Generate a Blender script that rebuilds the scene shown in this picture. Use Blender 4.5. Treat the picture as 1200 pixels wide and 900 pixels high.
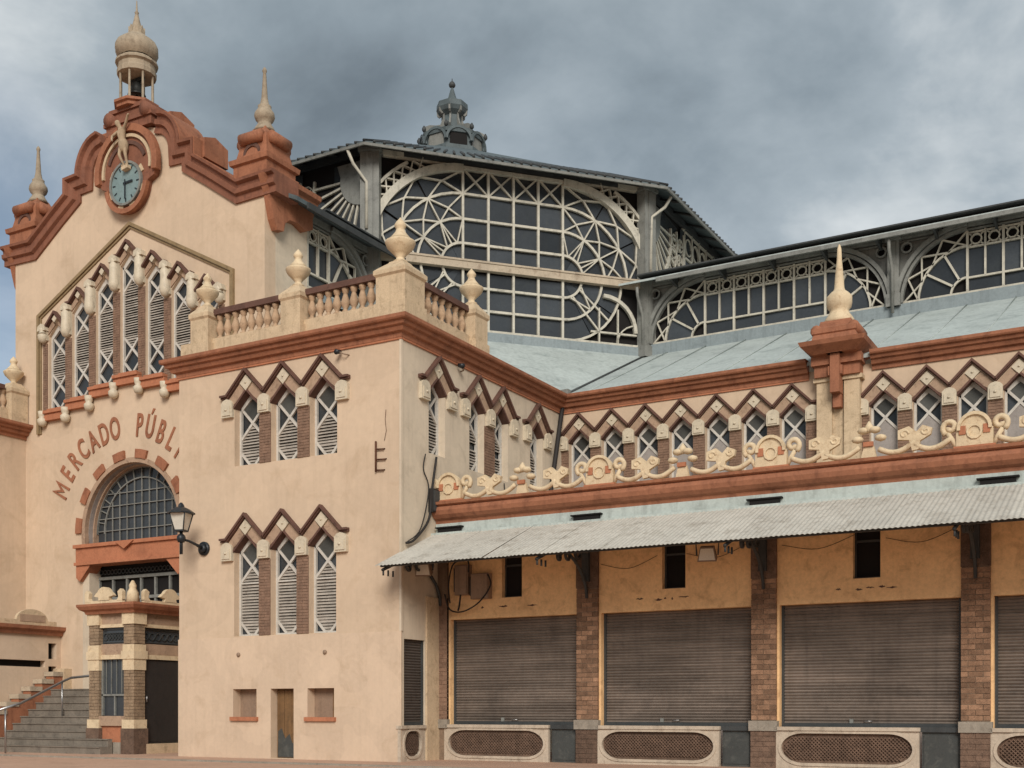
import bpy, math, random
from mathutils import Vector, Matrix
from mathutils.geometry import tessellate_polygon
random.seed(7)
R = math.radians
PI = math.pi
scene = bpy.context.scene
col = scene.collection
for o in list(bpy.data.objects): bpy.data.objects.remove(o)

# ------------------------------------------------------------------ camera
FPX = 1391.22; YAW = 29.5899; HOR = 832.0
cam_d = bpy.data.cameras.new('camera'); cam = bpy.data.objects.new('camera', cam_d); col.objects.link(cam)
cam.location = (0, 0, 1.6); cam.rotation_euler = (R(90), 0, R(YAW))
cam_d.sensor_width = 36; cam_d.lens = 36*FPX/1200; cam_d.shift_y = (HOR-450)/1200; cam_d.clip_end = 3000
scene.camera = cam

# ------------------------------------------------------------------ world: overcast sky
SUN_DIR = Vector((0.46, -0.76, 0.5)).normalized()
w = bpy.data.worlds.new('World'); scene.world = w; w.use_nodes = True
nt = w.node_tree; nt.nodes.clear(); N = nt.nodes.new; L = nt.links.new
out = N('ShaderNodeOutputWorld'); mixs = N('ShaderNodeMixShader')
bg1 = N('ShaderNodeBackground'); bg2 = N('ShaderNodeBackground')
sky = N('ShaderNodeTexSky'); sky.sky_type = 'NISHITA'; sky.sun_disc = False
sky.sun_elevation = math.asin(SUN_DIR.z); sky.sun_rotation = math.atan2(SUN_DIR.x, SUN_DIR.y)
L(sky.outputs[0], bg1.inputs[0]); bg1.inputs[1].default_value = 0.05
tc = N('ShaderNodeTexCoord'); sep = N('ShaderNodeSeparateXYZ'); L(tc.outputs['Generated'], sep.inputs[0])
def mth(op, a, b=None, c=None):
    n = N('ShaderNodeMath'); n.operation = op
    for i, v in enumerate((a, b, c)):
        if v is None: continue
        if isinstance(v, (int, float)): n.inputs[i].default_value = v
        else: L(v, n.inputs[i])
    return n.outputs[0]
den = mth('ADD', mth('MAXIMUM', sep.outputs[2], 0.0), 0.32)
cmb = N('ShaderNodeCombineXYZ')
L(mth('DIVIDE', sep.outputs[0], den), cmb.inputs[0]); L(mth('DIVIDE', sep.outputs[1], den), cmb.inputs[1])
def noise(vec, scale, detail=6, rough=.55, dist=0., off=(0, 0, 0), sc=(1, 1, 1)):
    mp = N('ShaderNodeMapping'); mp.inputs['Location'].default_value = off; mp.inputs['Scale'].default_value = sc
    L(vec, mp.inputs[0]); n = N('ShaderNodeTexNoise'); L(mp.outputs[0], n.inputs[0])
    n.inputs['Scale'].default_value = scale; n.inputs['Detail'].default_value = detail
    n.inputs['Roughness'].default_value = rough; n.inputs['Distortion'].default_value = dist
    return n.outputs[0]
def ramp(f, stops):
    r = N('ShaderNodeValToRGB'); L(f, r.inputs[0]); e = r.color_ramp.elements
    while len(e) < len(stops): e.new(0.5)
    for i, (p, c) in enumerate(stops): e[i].position = p; e[i].color = (*c, 1)
    return r.outputs[0]
n1 = noise(cmb.outputs[0], 1.5, 7, .5, .3, (0, 0, 0))
n2 = noise(cmb.outputs[0], 3.6, 6, .6, .2, (1.2, 6.3, 0))
dens = mth('ADD', mth('MULTIPLY', n1, 0.72), mth('MULTIPLY', n2, 0.28))
cc = ramp(dens, [(0.36, (.090, .108, .120)), (0.44, (.150, .178, .196)), (0.51, (.215, .245, .264)), (0.59, (.38, .40, .405))])
L(cc, bg2.inputs[0]); bg2.inputs[1].default_value = 1.0
# a thinner, bluer patch where the cloud opens at the far left
gap = ramp(noise(cmb.outputs[0], 0.55, 3, .5, 0, (7.4, 2.2, 0)), [(0.42, (0, 0, 0)), (0.62, (1, 1, 1))])
bw = N('ShaderNodeRGBToBW'); L(gap, bw.inputs[0])
dt = N('ShaderNodeVectorMath'); dt.operation = 'DOT_PRODUCT'; L(tc.outputs['Generated'], dt.inputs[0]); dt.inputs[1].default_value = Vector((-.90, .60, .28)).normalized()
opn = mth('SMOOTH_MIN', mth('MAXIMUM', mth('MULTIPLY', mth('SUBTRACT', dt.outputs['Value'], .972), 42.0), 0.0), 1.0, .2)
L(mth('SUBTRACT', 0.93, mth('MULTIPLY', mth('MAXIMUM', mth('MULTIPLY', bw.outputs[0], .12), opn), 0.62)), mixs.inputs[0])
L(bg1.outputs[0], mixs.inputs[1]); L(bg2.outputs[0], mixs.inputs[2]); L(mixs.outputs[0], out.inputs[0])

sun_d = bpy.data.lights.new('sun', 'SUN'); sun = bpy.data.objects.new('sun', sun_d); col.objects.link(sun)
sun_d.energy = 1.5; sun_d.angle = R(26); sun_d.color = (1.0, .95, .88)
sun.rotation_euler = SUN_DIR.to_track_quat('Z', 'Y').to_euler()
scene.view_settings.view_transform = 'Standard'; scene.view_settings.look = 'None'
scene.view_settings.exposure = 0.95; scene.view_settings.gamma = 1
scene.render.engine = 'CYCLES'

# ------------------------------------------------------------------ materials
def srgb(r, g, b):
    f = lambda v: (v/255/12.92 if v <= 10 else ((v/255+.055)/1.055)**2.4)
    return (f(r), f(g), f(b))
def material(name, color, rough=.8, var=.15, scale=.6, dark=None, dark_amt=0., streak=0., bump=.1, bscale=25, metal=0., rnd=0., fine=.12, spec=.35, hsm=0., patch=0.):
    """colour mottling, dirt in a second colour, vertical run-off streaks, fine grain"""
    global N, L
    m = bpy.data.materials.new(name); m.use_nodes = True; t = m.node_tree
    N = t.nodes.new; L = t.links.new
    b = t.nodes['Principled BSDF']; b.inputs['Roughness'].default_value = rough
    b.inputs['Metallic'].default_value = metal; b.inputs['Specular IOR Level'].default_value = spec
    g = N('ShaderNodeNewGeometry').outputs['Position']
    def mix(fac, a, bb, mode='MIX'):
        x = N('ShaderNodeMix'); x.data_type = 'RGBA'; x.blend_type = mode
        if isinstance(fac, (int, float)): x.inputs[0].default_value = fac
        else: L(fac, x.inputs[0])
        for i, v in ((6, a), (7, bb)):
            if isinstance(v, tuple): x.inputs[i].default_value = (*v, 1)
            else: L(v, x.inputs[i])
        return x.outputs[2]
    c0 = tuple(color); lo = tuple(v*(1-var) for v in c0); hi = tuple(min(1, v*(1+var*.7)) for v in c0)
    c = ramp(noise(g, scale, 5, .6, .3), [(0.3, lo), (0.7, hi)])
    if fine: 
        f2 = ramp(noise(g, scale*14, 4, .65), [(0.25, (1-fine*1.6,)*3), (0.65, (1+fine*.0,)*3)])
        c = mix(1.0, c, f2, 'MULTIPLY')
    if dark is not None and dark_amt > 0:
        f = ramp(noise(g, scale*2.3, 8, .68, .6, (5, 9, 2)), [(0.52, (0, 0, 0)), (0.72, (dark_amt,)*3)])
        c = mix(f, c, tuple(dark))
    if streak > 0:
        f = ramp(noise(g, 1.0, 6, .6, 0, (2, 3, 4), (5.0, 5.0, .35)), [(0.5, (0, 0, 0)), (0.75, (streak,)*3)])
        c = mix(f, c, tuple(v*.45 for v in (dark or c0)))
    if patch > 0:
        f = ramp(noise(g, .5, 2, .4, 1.2, (11, 3, 7)), [(0.56, (0, 0, 0)), (0.575, (patch,)*3)])
        c = mix(f, c, tuple(min(1, v*1.16) for v in c0))
        f = ramp(noise(g, .8, 3, .5, .8, (1, 13, 17)), [(0.60, (0, 0, 0)), (0.63, (patch,)*3)])
        c = mix(f, c, tuple(v*.86 for v in c0))
    if hsm > 0:
        f = ramp(noise(g, 1.0, 4, .6, 0, (3, 1, 9), (.25, .25, 2.6)), [(0.35, (1-hsm,)*3), (0.65, (1+hsm*.5,)*3)])
        c = mix(1.0, c, f, 'MULTIPLY')
        f = ramp(noise(g, 1.0, 2, .7, 0, (8, 2, 5), (.3, .3, 11)), [(0.5, (1, 1, 1)), (0.72, (1+hsm*1.3,)*3)])
        c = mix(1.0, c, f, 'MULTIPLY')
    if rnd > 0:
        oi = N('ShaderNodeObjectInfo')
        rr = ramp(oi.outputs['Random'], [(0, (1-rnd, 1-rnd, 1-rnd)), (1, (1+rnd*.6, 1+rnd*.6, 1+rnd*.6))])
        c = mix(1.0, c, rr, 'MULTIPLY')
    L(c, b.inputs['Base Color'])
    if bump:
        bm = N('ShaderNodeBump'); bm.inputs['Strength'].default_value = bump; bm.inputs['Distance'].default_value = .03
        L(noise(g, bscale, 5, .65), bm.inputs['Height']); L(bm.outputs[0], b.inputs['Normal'])
    return m
M = {}
def DM(k, *a, **kw): M[k] = material(k, *a, **kw)
DM('plaster', srgb(204, 180, 154), .88, .09, .35, srgb(160, 134, 104), .35, .10, .10, 9, fine=.05, patch=.2)
DM('plaster_low', srgb(206, 182, 157), .88, .08, .5, srgb(166, 140, 110), .35, .10, .12, 9, fine=.05, patch=.25)
DM('plaster_grey', srgb(204, 188, 166), .9, .10, .4, srgb(150, 136, 116), .4, .18, .10, 9, fine=.05, patch=.2)
DM('stone_mottled', srgb(160, 136, 110), .88, .3, 3.2, srgb(84, 66, 54), .75, .1, .6, 18, fine=.3)
DM('rust_dark', srgb(138, 90, 69), .75, .18, 1.1, srgb(84, 50, 38), .5, .3, .3, 16)
DM('baluster', srgb(186, 156, 126), .85, .15, 2, srgb(110, 84, 64), .6, .2, .3, 18)
DM('dome_stone', srgb(168, 152, 130), .85, .16, 1.8, srgb(106, 88, 70), .6, .3, .35, 16)
DM('plaster_orange', srgb(250, 204, 150), .88, .10, .8, srgb(120, 78, 48), .45, .12, .2, 10)
DM('cream', srgb(206, 182, 150), .85, .12, 1.6, srgb(120, 98, 72), .55, .25, .3, 18)
DM('cream_ornament', srgb(218, 196, 162), .8, .12, 2.5, srgb(140, 100, 62), .5, .1, .3, 20)
DM('rust_paint', srgb(160, 105, 77), .75, .16, 1.1, srgb(86, 44, 30), .55, .3, .3, 16)
DM('rust_bright', srgb(182, 118, 86), .75, .12, 1.1, srgb(110, 60, 40), .35, .2, .2, 16)
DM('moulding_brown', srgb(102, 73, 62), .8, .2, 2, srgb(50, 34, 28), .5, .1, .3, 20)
DM('olive_moulding', srgb(146, 124, 92), .8, .15, 2, srgb(80, 64, 44), .5, .1, .2, 20)
DM('brick_small', srgb(146, 116, 96), .85, .25, 3.5, srgb(84, 60, 48), .7, .1, .5, 24, fine=.3)
DM('brick', srgb(160, 124, 98), .88, .3, 4, srgb(74, 52, 42), .6, .0, .6, 22, rnd=.42, fine=.3)
DM('brick_dark', srgb(122, 98, 82), .9, .3, 4, srgb(50, 40, 34), .7, .2, .6, 22, rnd=.3, fine=.3)
DM('mortar', srgb(138, 116, 96), .95, .2, 5, srgb(70, 58, 48), .5, .2, .5, 30)
DM('tile_band', srgb(174, 146, 122), .8, .16, 2, srgb(90, 66, 52), .6, .1, .3, 20)
DM('white_tile', srgb(208, 194, 170), .5, .1, 3, srgb(130, 120, 104), .5, 0, .15, 30)
DM('white_wood', srgb(204, 198, 188), .6, .1, 3, srgb(140, 128, 114), .5, .2, .15, 30)
DM('slat', srgb(176, 166, 154), .65, .22, 2.5, srgb(106, 92, 80), .6, .1, .1, 30)
DM('grey_panel', srgb(158, 150, 144), .8, .1, 2.5, srgb(116, 108, 102), .5, .2, .1, 20)
DM('glass_dark', srgb(60, 64, 68), .2, .2, .8, srgb(66, 68, 66), .5, 0, .05, 6, rnd=.5, spec=.45)
DM('diamond_grey', srgb(84, 84, 80), .45, .2, 1.5, srgb(60, 60, 58), .5, 0, .05, 6, rnd=.3, spec=.3)
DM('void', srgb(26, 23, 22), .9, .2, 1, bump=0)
DM('iron_white', srgb(198, 192, 176), .6, .12, 1.5, srgb(104, 100, 90), .6, .3, .12, 25)
DM('iron_grey', srgb(132, 132, 126), .6, .15, 1.5, srgb(74, 74, 70), .6, .3, .15, 25)
DM('iron_dark', srgb(66, 68, 68), .6, .2, 1.5, srgb(42, 42, 42), .5, .2, .15, 25)
DM('beam_rusty', srgb(184, 168, 146), .7, .15, 1.5, srgb(110, 84, 64), .6, .1, .15, 25)
DM('roof_metal', srgb(180, 188, 184), .7, .10, .5, srgb(116, 126, 124), .6, .25, .15, 8, metal=.0)
DM('curb_metal', srgb(136, 146, 148), .6, .08, .7, srgb(84, 92, 96), .4, .3, .1, 10)
DM('awning_metal', srgb(196, 190, 178), .62, .10, .9, srgb(122, 110, 94), .6, .2, .12, 14, rnd=.08)
DM('fascia_green', srgb(184, 192, 186), .7, .08, 1, srgb(110, 112, 104), .4, .3, .1, 20)
DM('shutter', srgb(124, 112, 102), .6, .18, .5, srgb(74, 68, 64), .45, .25, .1, 20, metal=.15, hsm=.28, rnd=.1)
DM('shutter_dark', srgb(84, 76, 70), .6, .15, 1.1, srgb(34, 32, 30), .5, .2, .1, 20)
DM('door_dark', srgb(52, 48, 46), .55, .1, 1, srgb(32, 30, 30), .5, .1, .05, 20)
DM('door_green', srgb(70, 72, 70), .55, .15, 1.5, srgb(120, 118, 110), .4, .1, .1, 20)
DM('stall_beige', srgb(196, 180, 160), .8, .12, 1.4, srgb(110, 92, 74), .5, .3, .25, 18)
DM('stone', srgb(156, 146, 132), .85, .15, 2, srgb(90, 80, 70), .5, .3, .4, 18)
DM('step_stone', srgb(128, 118, 106), .9, .2, 2.2, srgb(66, 62, 56), .6, .1, .5, 18)
DM('paving', srgb(194, 158, 134), .9, .1, .5, srgb(130, 100, 82), .4, 0, .3, 14)
DM('wood_door', srgb(132, 100, 66), .7, .25, 1.2, srgb(70, 56, 44), .6, .4, .2, 20)
DM('lantern_black', srgb(38, 42, 46), .4, .1, 3, bump=.02)
DM('lamp_glass', srgb(206, 200, 186), .2, .08, 3, bump=0, spec=.6)
DM('lamp_face', srgb(226, 216, 196), .25, .1, 3, bump=0, spec=.6)
DM('cable', srgb(44, 40, 38), .7, .1, 3, bump=0)
DM('box_grey', srgb(150, 126, 106), .7, .1, 2, srgb(100, 84, 70), .5, .3, .1, 20)
DM('steel', srgb(172, 170, 168), .3, .05, 3, bump=0, metal=.8)
DM('rust_metal', srgb(92, 58, 40), .8, .3, 5, bump=.3)
DM('statue_stone', srgb(176, 154, 126), .85, .15, 3, srgb(96, 76, 60), .6, .3, .3, 20)
DM('bronze', srgb(40, 42, 40), .45, .2, 3, bump=.05)
DM('dial', srgb(126, 146, 146), .5, .12, 2, srgb(90, 104, 104), .4, 0, .05, 10)
DM('zinc_dark', srgb(88, 98, 100), .6, .2, 1.2, srgb(52, 58, 58), .6, .4, .2, 14)

# ------------------------------------------------------------------ helpers
class MB:
    def __init__(s): s.v = []; s.f = []; s.sm = []
    def add(s, vs, fs, smooth=False):
        b = len(s.v); s.v += [tuple(p) for p in vs]
        for f in fs: s.f.append(tuple(b+i for i in f)); s.sm.append(smooth)
        return s
    def box(s, x0, x1, y0, y1, z0, z1):
        v = [(x0,y0,z0),(x1,y0,z0),(x1,y1,z0),(x0,y1,z0),(x0,y0,z1),(x1,y0,z1),(x1,y1,z1),(x0,y1,z1)]
        return s.add(v, [(0,3,2,1),(4,5,6,7),(0,1,5,4),(1,2,6,5),(2,3,7,6),(3,0,4,7)])
    def prism(s, pts, y0, y1, holes=()):
        """polygon in local xz (with holes), from y0 (front) to y1 (back)"""
        loops = [[Vector((p[0], p[1], 0)) for p in pts]] + [[Vector((p[0], p[1], 0)) for p in h] for h in holes]
        flat = [p for l in loops for p in l]
        tri = tessellate_polygon(loops); n = len(flat)
        v = [(p.x, y0, p.y) for p in flat]+[(p.x, y1, p.y) for p in flat]; f = []
        for a, b, c in tri:
            cr = (flat[b]-flat[a]).cross(flat[c]-flat[a]).z
            if abs(cr) < 1e-9: continue
            if cr < 0: b, c = c, b
            f.append((a, b, c)); f.append((a+n, c+n, b+n))
        o = 0
        for li, l in enumerate(loops):
            area = sum(l[i].x*l[(i+1) % len(l)].y-l[(i+1) % len(l)].x*l[i].y for i in range(len(l)))
            flip = (area < 0) != (li > 0)
            for i in range(len(l)):
                a = o+i; b = o+(i+1) % len(l)
                f.append((a, b, b+n, a+n) if flip else (b, a, a+n, b+n))
            o += len(l)
        return s.add(v, f)
    def bar(s, p, q, wd, y0, y1):
        """flat bar in local xz plane from p to q"""
        dx, dz = q[0]-p[0], q[1]-p[1]; l = math.hypot(dx, dz) or 1; nx, nz = -dz/l*wd/2, dx/l*wd/2
        pts = [(p[0]-nx, p[1]-nz), (q[0]-nx, q[1]-nz), (q[0]+nx, q[1]+nz), (p[0]+nx, p[1]+nz)]
        v = [(a, y0, b) for a, b in pts]+[(a, y1, b) for a, b in pts]
        return s.add(v, [(0,1,2,3),(7,6,5,4),(0,4,5,1),(1,5,6,2),(2,6,7,3),(3,7,4,0)])
    def poly(s, pts, wd, y0, y1, closed=False):
        """mitred flat strip along a polyline in the xz plane"""
        n = len(pts); off = []
        for i in range(n):
            a = pts[(i-1) % n] if (closed or i > 0) else None; b = pts[(i+1) % n] if (closed or i < n-1) else None
            d1 = (pts[i][0]-a[0], pts[i][1]-a[1]) if a else None; d2 = (b[0]-pts[i][0], b[1]-pts[i][1]) if b else None
            d1 = d1 or d2; d2 = d2 or d1
            l1 = math.hypot(*d1) or 1; l2 = math.hypot(*d2) or 1
            n1 = (-d1[1]/l1, d1[0]/l1); n2 = (-d2[1]/l2, d2[0]/l2)
            m = (n1[0]+n2[0], n1[1]+n2[1]); ml = math.hypot(*m) or 1; m = (m[0]/ml, m[1]/ml)
            k = 1/max(.4, m[0]*n1[0]+m[1]*n1[1]); off.append((m[0]*k*wd/2, m[1]*k*wd/2))
        v = []
        for (x, z), (ox, oz) in zip(pts, off):
            v += [(x-ox, y0, z-oz), (x+ox, y0, z+oz), (x+ox, y1, z+oz), (x-ox, y1, z-oz)]
        f = []
        for i in range(n if closed else n-1):
            a = 4*i; b = 4*((i+1) % n)
            for k in range(4): f.append((a+k, b+k, b+(k+1) % 4, a+(k+1) % 4)[::-1])
        if not closed: f += [(0, 1, 2, 3), (4*n-1, 4*n-2, 4*n-3, 4*n-4)]
        return s.add(v, f)
    def tube(s, pts, r, n=6, caps=True):
        pts = [Vector(p) for p in pts]; v = []; f = []
        for i, p in enumerate(pts):
            t = (pts[min(i+1, len(pts)-1)]-pts[max(i-1, 0)]).normalized()
            a = t.orthogonal().normalized() if i == 0 else (a-t*a.dot(t)).normalized()
            b = t.cross(a); rr = r[i] if isinstance(r, (list, tuple)) else r
            v += [p+(a*math.cos(2*PI*k/n)+b*math.sin(2*PI*k/n))*rr for k in range(n)]
        for i in range(len(pts)-1):
            for k in range(n): f.append((i*n+k, i*n+(k+1) % n, (i+1)*n+(k+1) % n, (i+1)*n+k))
        if caps: f += [tuple(range(n))[::-1], tuple((len(pts)-1)*n+k for k in range(n))]
        return s.add(v, f, True)
    def lathe(s, prof, n=16, c=(0, 0, 0), smooth=True, rot=0):
        v = []; f = []
        for r, z in prof:
            v += [(c[0]+r*math.cos(2*PI*k/n+rot), c[1]+r*math.sin(2*PI*k/n+rot), c[2]+z) for k in range(n)]
        for i in range(len(prof)-1):
            for k in range(n): f.append((i*n+k, i*n+(k+1) % n, (i+1)*n+(k+1) % n, (i+1)*n+k))
        f += [tuple(range(n))[::-1], tuple((len(prof)-1)*n+k for k in range(n))]
        return s.add(v, f, smooth)
    def sweep(s, path, prof, closed=False, plane='xy', flip=False):
        """profile [(offset, w)] swept along a mitred path; offset goes to the right of the travel direction"""
        n = len(path); v = []; m = len(prof); f = []
        for i in range(n):
            a = path[i-1] if (closed or i > 0) else None; b = path[(i+1) % n] if (closed or i < n-1) else None
            d1 = (path[i][0]-a[0], path[i][1]-a[1]) if a else None; d2 = (b[0]-path[i][0], b[1]-path[i][1]) if b else None
            d1 = d1 or d2; d2 = d2 or d1; l1 = math.hypot(*d1); l2 = math.hypot(*d2)
            n1 = (d1[1]/l1, -d1[0]/l1); n2 = (d2[1]/l2, -d2[0]/l2)
            mm = (n1[0]+n2[0], n1[1]+n2[1]); ml = math.hypot(*mm) or 1; mm = (mm[0]/ml, mm[1]/ml)
            k = 1/max(.35, mm[0]*n1[0]+mm[1]*n1[1])
            for o, wv in prof:
                p = (path[i][0]+mm[0]*k*o, path[i][1]+mm[1]*k*o)
                v.append((p[0], p[1], wv) if plane == 'xy' else (p[0], wv, p[1]))
        for i in range(n if closed else n-1):
            for k in range(m):
                a = i*m+k; b = i*m+(k+1) % m; c = ((i+1) % n)*m+(k+1) % m; d = ((i+1) % n)*m+k
                f.append((a, b, c, d) if not flip else (d, c, b, a))
        if not closed:
            f += [tuple(range(m))[::-1 if not flip else 1], tuple((n-1)*m+k for k in range(m))]
        return s.add(v, f)
    def mesh(s, name='m'):
        me = bpy.data.meshes.new(name); me.from_pydata(s.v, [], s.f)
        me.polygons.foreach_set('use_smooth', s.sm); me.update()
        return me
def fixn(me):
    import bmesh
    bm = bmesh.new(); bm.from_mesh(me); bmesh.ops.recalc_face_normals(bm, faces=bm.faces); bm.to_mesh(me); bm.free()
def obj(name, mb, mat, parent=None, loc=(0, 0, 0), rz=0, kind=None, label=None):
    if isinstance(mb, MB):
        me = mb.mesh(name); fixn(me); me.materials.append(M[mat])
    else: me = mb
    o = bpy.data.objects.new(name, me); col.objects.link(o)
    o.location = loc; o.rotation_euler = (0, 0, rz)
    if parent: o.parent = parent
    if kind: o['kind'] = kind
    if label: o['label'] = label
    return o
def data(name, mb, mat):
    me = mb.mesh(name); fixn(me); me.materials.append(M[mat]); return me
def thing(name, label, cat, loc=(0, 0, 0), rz=0, group=None):
    o = bpy.data.objects.new(name, None); col.objects.link(o); o.empty_display_size = .3
    o.location = loc; o.rotation_euler = (0, 0, rz); o['label'] = label; o['category'] = cat
    if group: o['group'] = group
    return o
def tag(o, label, cat, group=None):
    o['label'] = label; o['category'] = cat
    if group: o['group'] = group
    return o
def arc(cx, cz, r, a0, a1, n=12, rz=None):
    rz = rz or r
    return [(cx+r*math.cos(R(a0+(a1-a0)*i/n)), cz+rz*math.sin(R(a0+(a1-a0)*i/n))) for i in range(n+1)]

# ------------------------------------------------------------------ plan of the place (metres)
XC, YF = -20.98, 30.05         # right corner of the front block
XB = -30.31                    # its left side
YW = 40.83                     # upper wall of the right wing
YG, GX = 33.68, -36.6          # gabled entrance front and its axis
XN = -29.65                    # nave clerestory wall
YC = 49.5                      # wing clerestory wall
P1 = (XN, 40.28); P2 = (-21.17, YC)
YS = 32.1                      # shop fronts
XE = 9.0                       # the wing goes on beyond the picture

# ------------------------------------------------------------------ ground
g = MB(); g.add([(-600, -500, 0), (600, -500, 0), (600, 700, 0), (-600, 700, 0)], [(0, 1, 2, 3)])
obj('ground', g, 'paving', kind='structure')
g = MB(); g.box(-70, 30, 27.2, 27.35, -.1, .05)
obj('kerb', g, 'stone', kind='structure')

hall = thing('market_hall', 'cream and rust painted public market hall with gabled clock front and iron and glass octagon', 'building')

# ------------------------------------------------------------------ diamond-headed windows
BAND = .30
def hole_pts(cx, A, sill, hw, k):
    a = A-.55*k
    return [(cx-hw, sill), (cx+hw, sill), (cx+hw, a-hw), (cx, a), (cx-hw, a-hw)]
_cache = {}
RECESS = {'diamond': .14, 'panel': .24}
def window_meshes(hw, H, k, style):
    """window in local coords: hole apex at z=0, sill at z=-H"""
    key = (round(hw, 3), round(H, 3), style)
    if key in _cache: return _cache[key]
    y0, y1 = RECESS.get(style, .27), RECESS.get(style, .27)+.08
    fr = MB(); t = .075
    e = hw-.035; t = .085
    fr.bar((-e, -H), (-e, -hw), .08, y0-.02, y1); fr.bar((e, -H), (e, -hw), .08, y0-.02, y1)
    fr.bar((-e-.02, -hw-.06), (0, -.13), .2, y0-.02, y1); fr.bar((e+.02, -hw-.06), (0, -.13), .2, y0-.025, y1)
    fr.bar((-e, -H+.035), (e, -H+.035), .07, y0-.015, y1)
    fr.bar((-e, -hw), (e, -3*hw+.02), t, y0, y1); fr.bar((e, -hw), (-e, -3*hw+.02), t, y0+.004, y1)
    if style in ('louvre_rail',): fr.bar((-e, -3*hw), (e, -3*hw), .05, y0-.006, y1)
    zt = -2*hw-.06
    if style == 'diamond':
        zb = -H+3*hw
        fr.bar((-e, zb), (e, zb-2*hw), t, y0, y1); fr.bar((e, zb), (-e, zb-2*hw), t, y0+.004, y1)
        fr.bar((-e, zb-2*hw), (0, -H), t, y0, y1); fr.bar((e, zb-2*hw), (0, -H), t, y0, y1)
    elif style != 'panel':
        fr.bar((-e, -H+.9*hw), (-.2*hw, -H+.05), t, y0, y1); fr.bar((e, -H+.9*hw), (.2*hw, -H+.05), t, y0, y1)
    pane = MB(); pane.prism([(-hw, -H), (hw, -H), (hw, -hw), (0, 0), (-hw, -hw)], y1+.03, y1+.05)
    dm = MB(); q = hw*.78; dm.prism([(-q, -hw-.03), (0, -hw-.03-q), (q, -hw-.03), (0, -hw-.03+q)], y0+.03, y0+.06)
    lv = MB(); pitch = .1
    def halfw(z):
        h = e
        if z > -3*hw: h = max(0, min(h, -2*hw-z-.03))
        if style == 'diamond':
            zb = -H+3*hw
            if z < zb-hw: h = 0
            elif z < zb: h = max(0, min(h, z-(zb-hw)-.03))
        elif style != 'panel':
            if z < -H+.9*hw: h = min(h, .2*hw+(z+H)*.9)
        return h
    if style == 'panel':
        lv.prism([(-e, -H), (e, -H), (e, -3*hw), (0, -2*hw-.03), (-e, -3*hw)], y0+.03, y1+.02)
    else:
        z = -H+.1; rr = random.Random(3); i = 0
        while z < zt:
            h = halfw(z); i += 1
            if h > .05 and not (style == 'louvre_gap' and abs(z+H-.95) < .06):
                ti = .05+rr.uniform(-.02, .03)
                v = [(-h, y0+.01+rr.uniform(0, .012), z-.05), (h, y0+.01, z-.05), (h, y0+ti+.02, z+.035), (-h, y0+ti+.02, z+.035)]
                v += [(a, b+.012, c) for a, b, c in v]
                lv.add(v, [(0,1,2,3),(7,6,5,4),(0,4,5,1),(1,5,6,2),(2,6,7,3),(3,7,4,0)])
            z += pitch
    r = (data('window', fr, 'white_wood'), data('pane', pane, 'glass_dark'), data('louvre' if style != 'panel' else 'panel', lv, 'slat' if style != 'panel' else 'grey_panel'), data('diamond_pane', dm, 'diamond_grey'))
    _cache[key] = r
    return r
def brick_pier_mesh(wd, h, d0=-.03, d1=.36, course=.095):
    m = MB(); n = max(1, round(h/course)); d1 = max(.05, d1); c = h/n; rr = random.Random(int(h*100))
    m.box(-wd/2+.012, wd/2-.012, d0+.014, d1, 0, h)
    for i in range(n):
        z0 = i*c+.007; z1 = (i+1)*c-.007; j = rr.uniform(-.006, .006)
        if i % 2: m.box(-wd/2, wd/2, d0+j, d0+.1, z0, z1)
        else: m.box(-wd/2, -.007, d0+j, d0+.1, z0, z1); m.box(.007, wd/2, d0-j, d0+.1, z0, z1)
    return m
def cap_mesh(wd, h, proud=.13):
    m = MB(); pk = wd*.28
    m.prism([(-wd/2, 0), (wd/2, 0), (wd/2, h-pk), (wd*.3, h-pk*.3), (0, h), (-wd*.3, h-pk*.3), (-wd/2, h-pk)], -proud, .02)
    m.box(-wd*.36, wd*.36, -proud-.03, 0, h*.1, h*.62)
    m.lathe([(.02, -.05), (.05, -.03), (.055, 0), (.02, .03)], 8, (0, -proud-.03, h*.42))
    return m
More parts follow.
